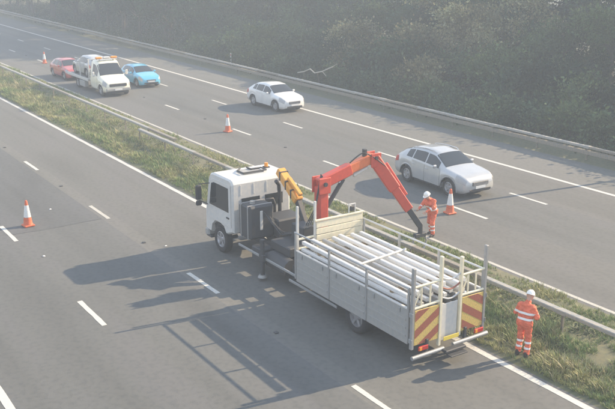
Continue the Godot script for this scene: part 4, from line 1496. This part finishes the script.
func nets(st: SurfaceTool, bones: Array, cell: float, k: float) -> void:
	var lo := Vector3.ONE * 100
	var hi := -lo
	for b in bones:
		var r: float = max(b[2], b[3]) + cell * 2 + k * 0.5
		lo = lo.min(b[0] - Vector3.ONE * r).min(b[1] - Vector3.ONE * r)
		hi = hi.max(b[0] + Vector3.ONE * r).max(b[1] + Vector3.ONE * r)
	var nx := int(ceil((hi.x - lo.x) / cell)) + 1
	var ny := int(ceil((hi.y - lo.y) / cell)) + 1
	var nz := int(ceil((hi.z - lo.z) / cell)) + 1
	var f := PackedFloat32Array()
	f.resize(nx * ny * nz)
	f.fill(10.0)
	for b in bones:
		var r: float = max(b[2], b[3]) + cell * 2 + k
		var l: Vector3 = (b[0].min(b[1]) - Vector3.ONE * r - lo) / cell
		var h: Vector3 = (b[0].max(b[1]) + Vector3.ONE * r - lo) / cell
		for x in range(max(0, int(l.x)), min(nx, int(h.x) + 2)):
			for y in range(max(0, int(l.y)), min(ny, int(h.y) + 2)):
				for z in range(max(0, int(l.z)), min(nz, int(h.z) + 2)):
					var i := (x * ny + y) * nz + z
					var e := sd_caps(lo + Vector3(x, y, z) * cell, b)
					var d := f[i]
					var hh: float = max(k - absf(d - e), 0.0) / k
					f[i] = min(d, e) - hh * hh * k * 0.25
	var vid := {}
	var vp := []
	var off := []
	for c in 8: off.append(((c & 1) * ny + ((c >> 1) & 1)) * nz + ((c >> 2) & 1))
	for x in nx - 1:
		for y in ny - 1:
			for z in nz - 1:
				var i := (x * ny + y) * nz + z
				var inside := 0
				for c in 8:
					if f[i + off[c]] < 0.0: inside += 1
				if inside == 0 or inside == 8: continue
				var s := Vector3.ZERO
				var n := 0
				for c in 8:
					for ax in [1, 2, 4]:
						if c & ax: continue
						var a := f[i + off[c]]
						var b := f[i + off[c | ax]]
						if (a < 0.0) == (b < 0.0): continue
						var t := a / (a - b)
						var p := Vector3(c & 1, (c >> 1) & 1, (c >> 2) & 1)
						if ax == 1: p.x += t
						elif ax == 2: p.y += t
						else: p.z += t
						s += p
						n += 1
				vid[i] = vp.size()
				vp.append(lo + (Vector3(x, y, z) + s / n) * cell)
	var cols := []
	var crease := noise(301, 9.0, 3)
	for vi in vp.size():
		var p: Vector3 = vp[vi]
		var best := 10.0
		var c := Color.WHITE
		for b in bones:
			var e := sd_caps(p, b)
			if e < best:
				best = e
				c = b[4]
		if c == HIVIS:
			var w := crease.get_noise_3d(p.x, p.y * 2.2, p.z)
			vp[vi] = p + Vector3(crease.get_noise_3d(p.y, p.z, p.x), 0.3 * w, crease.get_noise_3d(p.z + 3.0, p.x, p.y)) * 0.030
			var g := 1.0 + 0.35 * crease.get_noise_3d(p.x * 0.4 + 7.0, p.y * 0.4, p.z * 0.4)
			c = Color(c.r * g, c.g * g, c.b * g)
		cols.append(c)
	st.set_smooth_group(0)
	var sx := ny * nz
	var sy := nz
	for x in range(1, nx - 1):
		for y in range(1, ny - 1):
			for z in range(1, nz - 1):
				var i := (x * ny + y) * nz + z
				for ax in 3:
					var j: int = i + [sx, sy, 1][ax]
					if (f[i] < 0.0) == (f[j] < 0.0): continue
					var q: Array
					if ax == 0: q = [i, i - sy, i - sy - 1, i - 1]
					elif ax == 1: q = [i, i - 1, i - sx - 1, i - sx]
					else: q = [i, i - sx, i - sx - sy, i - sy]
					if f[i] >= 0.0: q.reverse()
					for t in [[0, 2, 1], [0, 3, 2]]:
						for e in t:
							if not vid.has(q[e]): continue
							st.set_color(cols[vid[q[e]]])
							st.add_vertex(vp[vid[q[e]]])

const SKIN := Color(0.50, 0.30, 0.22)
const HIVIS := Color(0.68, 0.145, 0.07)
const BOOT := Color(0.04, 0.035, 0.03)
const GLOVE := Color(0.10, 0.10, 0.10)

# hand: wrist at w, pointing along f, palm normal n
func hand_bones(w: Vector3, f: Vector3, n: Vector3, curl: float, thumb_side: float) -> Array:
	f = f.normalized()
	n = (n - f * n.dot(f)).normalized()
	var s := f.cross(n).normalized()
	var bs := []
	for i in 4:
		var o := (i - 1.5) * 0.021
		bs.append([w + s * o * 0.5, w + f * 0.085 + s * o, 0.016, 0.013, SKIN])
	var ls := [0.062, 0.078, 0.082, 0.072]
	for i in 4:
		var o := (i - 1.5) * 0.021
		var p := w + f * 0.088 + s * o
		var l: float = ls[i if thumb_side < 0 else 3 - i]
		var d := f
		for q in 3:
			d = d.rotated(s, -curl * (0.5 + 0.25 * q)).normalized()
			var e: Vector3 = p + d * l * [0.45, 0.32, 0.23][q]
			bs.append([p, e, 0.0095 - q * 0.0008, 0.0088 - q * 0.0008, SKIN])
			p = e
	var tb := w + f * 0.025 + s * thumb_side * 0.03
	var t1 := tb + (f * 0.7 + s * thumb_side * 0.7 - n * 0.25).normalized() * 0.045
	var t2 := t1 + (f * 0.95 + s * thumb_side * 0.2 - n * 0.35).normalized() * 0.035
	bs.append([w + f * 0.01 + s * thumb_side * 0.01, tb, 0.016, 0.014, SKIN])
	bs.append([tb, t1, 0.0125, 0.011, SKIN])
	bs.append([t1, t2, 0.0105, 0.009, SKIN])
	return bs

func band_ring(st: SurfaceTool, bones: Array, c: Vector3, axis: Vector3, h: float, reach: float, k: float) -> void:
	axis = axis.normalized()
	var u := perp(axis)
	var v := axis.cross(u)
	var n := 22
	var rows := []
	for e in [-0.5, 0.5]:
		var row := []
		for i in n:
			var a := TAU * i / n
			var d := u * cos(a) + v * sin(a)
			var o: Vector3 = c + axis * h * e
			var r := 0.02
			while r < reach and field(o + d * r, bones, k) < 0.0: r += 0.006
			row.append(o + d * (r + 0.010))
		rows.append(row)
	st.set_smooth_group(0)
	for i in n:
		var j := (i + 1) % n
		quad_out(st, rows[0][i], rows[0][j], rows[1][j], rows[1][i], c)

# pose: dictionary of joints in the person's own frame, facing -z
func person(label: String, at: Vector3, turn: float, J: Dictionary) -> void:
	var t := thing("person", label, "person", at, turn, "")
	var O := HIVIS
	var bones := []
	var hipw := Vector3(0.085, 0, 0)
	var J2 := J
	var chest: Vector3 = J2.chest
	var pel: Vector3 = J2.pelvis
	var nk: Vector3 = J2.neck
	var shv := Vector3(0.135, 0.0, 0)
	bones.append([pel - hipw, pel + hipw, 0.125, 0.125, O])
	bones.append([pel + Vector3(-0.05, 0.02, 0), chest + Vector3(-0.085, -0.02, 0), 0.125, 0.135, O])
	bones.append([pel + Vector3(0.05, 0.02, 0), chest + Vector3(0.085, -0.02, 0), 0.125, 0.135, O])
	bones.append([chest - shv + Vector3(0, 0.10, 0), chest + shv + Vector3(0, 0.10, 0), 0.082, 0.082, O])
	bones.append([chest + Vector3(0, 0.12, 0), nk, 0.075, 0.062, O])
	bones.append([nk, nk.lerp(J2.head, 0.45), 0.056, 0.052, SKIN])
	for s in ["l", "r"]:
		var sg := -1.0 if s == "l" else 1.0
		var sh: Vector3 = chest + Vector3(sg * 0.185, 0.105, 0)
		bones.append([sh, J2["elbow_" + s], 0.070, 0.056, O])
		bones.append([J2["elbow_" + s], J2["wrist_" + s], 0.056, 0.043, O])
		var hp: Vector3 = pel + Vector3(sg * 0.095, -0.03, 0)
		bones.append([hp, J2["knee_" + s], 0.102, 0.074, O])
		bones.append([J2["knee_" + s], J2["ankle_" + s] + Vector3(0, 0.05, 0), 0.074, 0.066, O])
		var an: Vector3 = J2["ankle_" + s]
		bones.append([an + Vector3(0, 0.06, 0.01), an + Vector3(0, -0.03, 0.03), 0.056, 0.05, BOOT])
		bones.append([an + Vector3(0, -0.035, 0.03), an + Vector3(sg * 0.02, -0.045, -0.15), 0.05, 0.042, BOOT])
	var st := nst()
	nets(st, bones, 0.017, 0.05)
	# head, its own finer grid
	var hd: Vector3 = J2.head
	var fw: Vector3 = J2.look.normalized()
	var sd := fw.cross(Vector3.UP).normalized()
	var up := sd.cross(fw).normalized()
	var hb := [
		[hd + up * 0.035 - fw * 0.012, hd + up * 0.03 + fw * 0.015, 0.088, 0.082, SKIN],
		[hd + fw * 0.03 - up * 0.02, hd + fw * 0.05 - up * 0.085, 0.062, 0.040, SKIN],
		[hd - sd * 0.035 - up * 0.05 + fw * 0.02, hd + sd * 0.035 - up * 0.05 + fw * 0.02, 0.045, 0.045, SKIN],
		[hd + fw * 0.090 + up * 0.01, hd + fw * 0.112 - up * 0.032, 0.010, 0.015, SKIN],
		[hd + fw * 0.082 - up * 0.062 - sd * 0.018, hd + fw * 0.082 - up * 0.062 + sd * 0.018, 0.011, 0.011, Color(0.40, 0.16, 0.13)],
		[hd - up * 0.03 - fw * 0.02, nk, 0.056, 0.056, SKIN]]
	for sg in [-1.0, 1.0]:
		hb.append([hd + sd * sg * 0.083 + up * 0.015, hd + sd * sg * 0.085 - up * 0.025, 0.017, 0.012, SKIN])
		hb.append([hd + fw * 0.080 + up * 0.028 + sd * sg * 0.018, hd + fw * 0.076 + up * 0.028 + sd * sg * 0.044, 0.010, 0.009, Color(0.18, 0.10, 0.06)])
		hb.append([hd + fw * 0.084 + up * 0.008 + sd * sg * 0.030, hd + fw * 0.085 + up * 0.008 + sd * sg * 0.034, 0.009, 0.009, Color(0.06, 0.05, 0.05)])
	nets(st, hb, 0.0065, 0.02)
	for s in ["l", "r"]:
		var f: Vector3 = J2["wrist_" + s] - J2["elbow_" + s]
		nets(st, hand_bones(J2["wrist_" + s] + f.normalized() * 0.02, f, J2["palm_" + s], 0.5, 1.0 if s == "l" else -1.0), 0.0045, 0.008)
	var bm := mat("person_body", Color(1, 1, 1), 0.75)
	bm.vertex_color_use_as_albedo = true
	part(t, "body", st, bm)
	# reflective bands
	var rb := mat("reflective", Color(0.78, 0.79, 0.78), 0.4)
	st = nst()
	band_ring(st, bones, pel.lerp(chest, 0.35), chest - pel, 0.06, 0.4, 0.05)
	part(t, "waist_band", st, rb)
	st = nst()
	band_ring(st, bones, pel.lerp(chest, 0.80), chest - pel, 0.06, 0.4, 0.05)
	part(t, "chest_band", st, rb)
	for s in ["l", "r"]:
		var kn: Vector3 = J2["knee_" + s]
		var an: Vector3 = J2["ankle_" + s]
		var el: Vector3 = J2["elbow_" + s]
		var wr: Vector3 = J2["wrist_" + s]
		var leg := [[kn, an + Vector3(0, 0.05, 0), 0.074, 0.066, O]]
		for f in [0.25, 0.6]:
			st = nst()
			band_ring(st, leg, kn.lerp(an, f), an - kn, 0.055, 0.14, 0.05)
			part(t, "leg_band", st, rb)
		st = nst()
		band_ring(st, [[el, wr, 0.056, 0.043, O]], el.lerp(wr, 0.4), wr - el, 0.05, 0.12, 0.05)
		part(t, "sleeve_band", st, rb)
	# hard hat: dome and brim
	st = nst()
	var hc := hd + up * 0.045
	var rows := []
	for i in 7:
		var a := PI * 0.5 * i / 6.0
		var row := []
		for k in 20:
			var b := TAU * k / 20.0
			row.append(hc + (sd * cos(b) * 0.108 + fw * sin(b) * 0.128) * cos(a) + up * sin(a) * 0.125)
		rows.append(row)
	st.set_smooth_group(0)
	for i in 6:
		for k in 20:
			quad_out(st, rows[i][k], rows[i][(k + 1) % 20], rows[i + 1][(k + 1) % 20], rows[i + 1][k], hc)
	var hat := part(t, "hard_hat", st, mat("hard_hat", Color(0.80, 0.80, 0.76), 0.35))
	st = nst()
	for k in 20:
		var b0 := TAU * k / 20.0
		var b1 := TAU * (k + 1) / 20.0
		var ed := func(b: float, o: float, dy: float) -> Vector3:
			var ext: float = o * (1.0 + 2.2 * max(0.0, sin(b)))
			return hc + sd * cos(b) * (0.106 + o * 0.8) + fw * sin(b) * (0.126 + ext * 0.9) + up * dy
		quad_out(st, ed.call(b0, 0.0, 0.004), ed.call(b1, 0.0, 0.004), ed.call(b1, 0.018, -0.006), ed.call(b0, 0.018, -0.006), hc - up)
		quad_out(st, ed.call(b0, 0.0, -0.008), ed.call(b1, 0.0, -0.008), ed.call(b1, 0.018, -0.012), ed.call(b0, 0.018, -0.012), hc + up)
	part(hat, "brim", st, mats["hard_hat"])

func build_people() -> void:
	# worker on the verge behind the truck: stooping a little, forearms up in front
	person("worker in orange with white hard hat standing on the verge behind the truck", V(15.98, 0.05, 14.05), -PI * 0.42, {
		pelvis = Vector3(0, 0.93, 0.03), chest = Vector3(0.0, 1.26, -0.03), neck = Vector3(0, 1.47, -0.09), head = Vector3(0, 1.60, -0.16), look = Vector3(-0.1, -0.45, -1),
		elbow_l = Vector3(-0.29, 1.13, -0.03), wrist_l = Vector3(-0.13, 1.17, -0.26), palm_l = Vector3(0.6, 0.2, 0.6),
		elbow_r = Vector3(0.29, 1.13, -0.04), wrist_r = Vector3(0.12, 1.20, -0.27), palm_r = Vector3(-0.6, 0.2, 0.6),
		knee_l = Vector3(-0.11, 0.51, -0.03), ankle_l = Vector3(-0.12, 0.09, 0.04), knee_r = Vector3(0.11, 0.51, -0.01), ankle_r = Vector3(0.13, 0.09, 0.06)})
	# worker by the crane tip beyond the median barrier, leaning towards the load
	person("worker in orange and white leaning by the crane tip beyond the median barrier", V(20.45, 0.01, 22.75), PI * 0.56, {
		pelvis = Vector3(0, 0.94, 0.06), chest = Vector3(0.0, 1.26, -0.10), neck = Vector3(0, 1.45, -0.21), head = Vector3(0, 1.57, -0.29), look = Vector3(0.1, -0.5, -1),
		elbow_l = Vector3(-0.27, 1.16, -0.26), wrist_l = Vector3(-0.17, 1.06, -0.50), palm_l = Vector3(0.7, -0.3, 0.2),
		elbow_r = Vector3(0.28, 1.14, -0.22), wrist_r = Vector3(0.20, 1.08, -0.47), palm_r = Vector3(-0.7, -0.3, 0.2),
		knee_l = Vector3(-0.12, 0.52, -0.08), ankle_l = Vector3(-0.12, 0.09, -0.04), knee_r = Vector3(0.12, 0.51, 0.06), ankle_r = Vector3(0.13, 0.09, 0.20)})
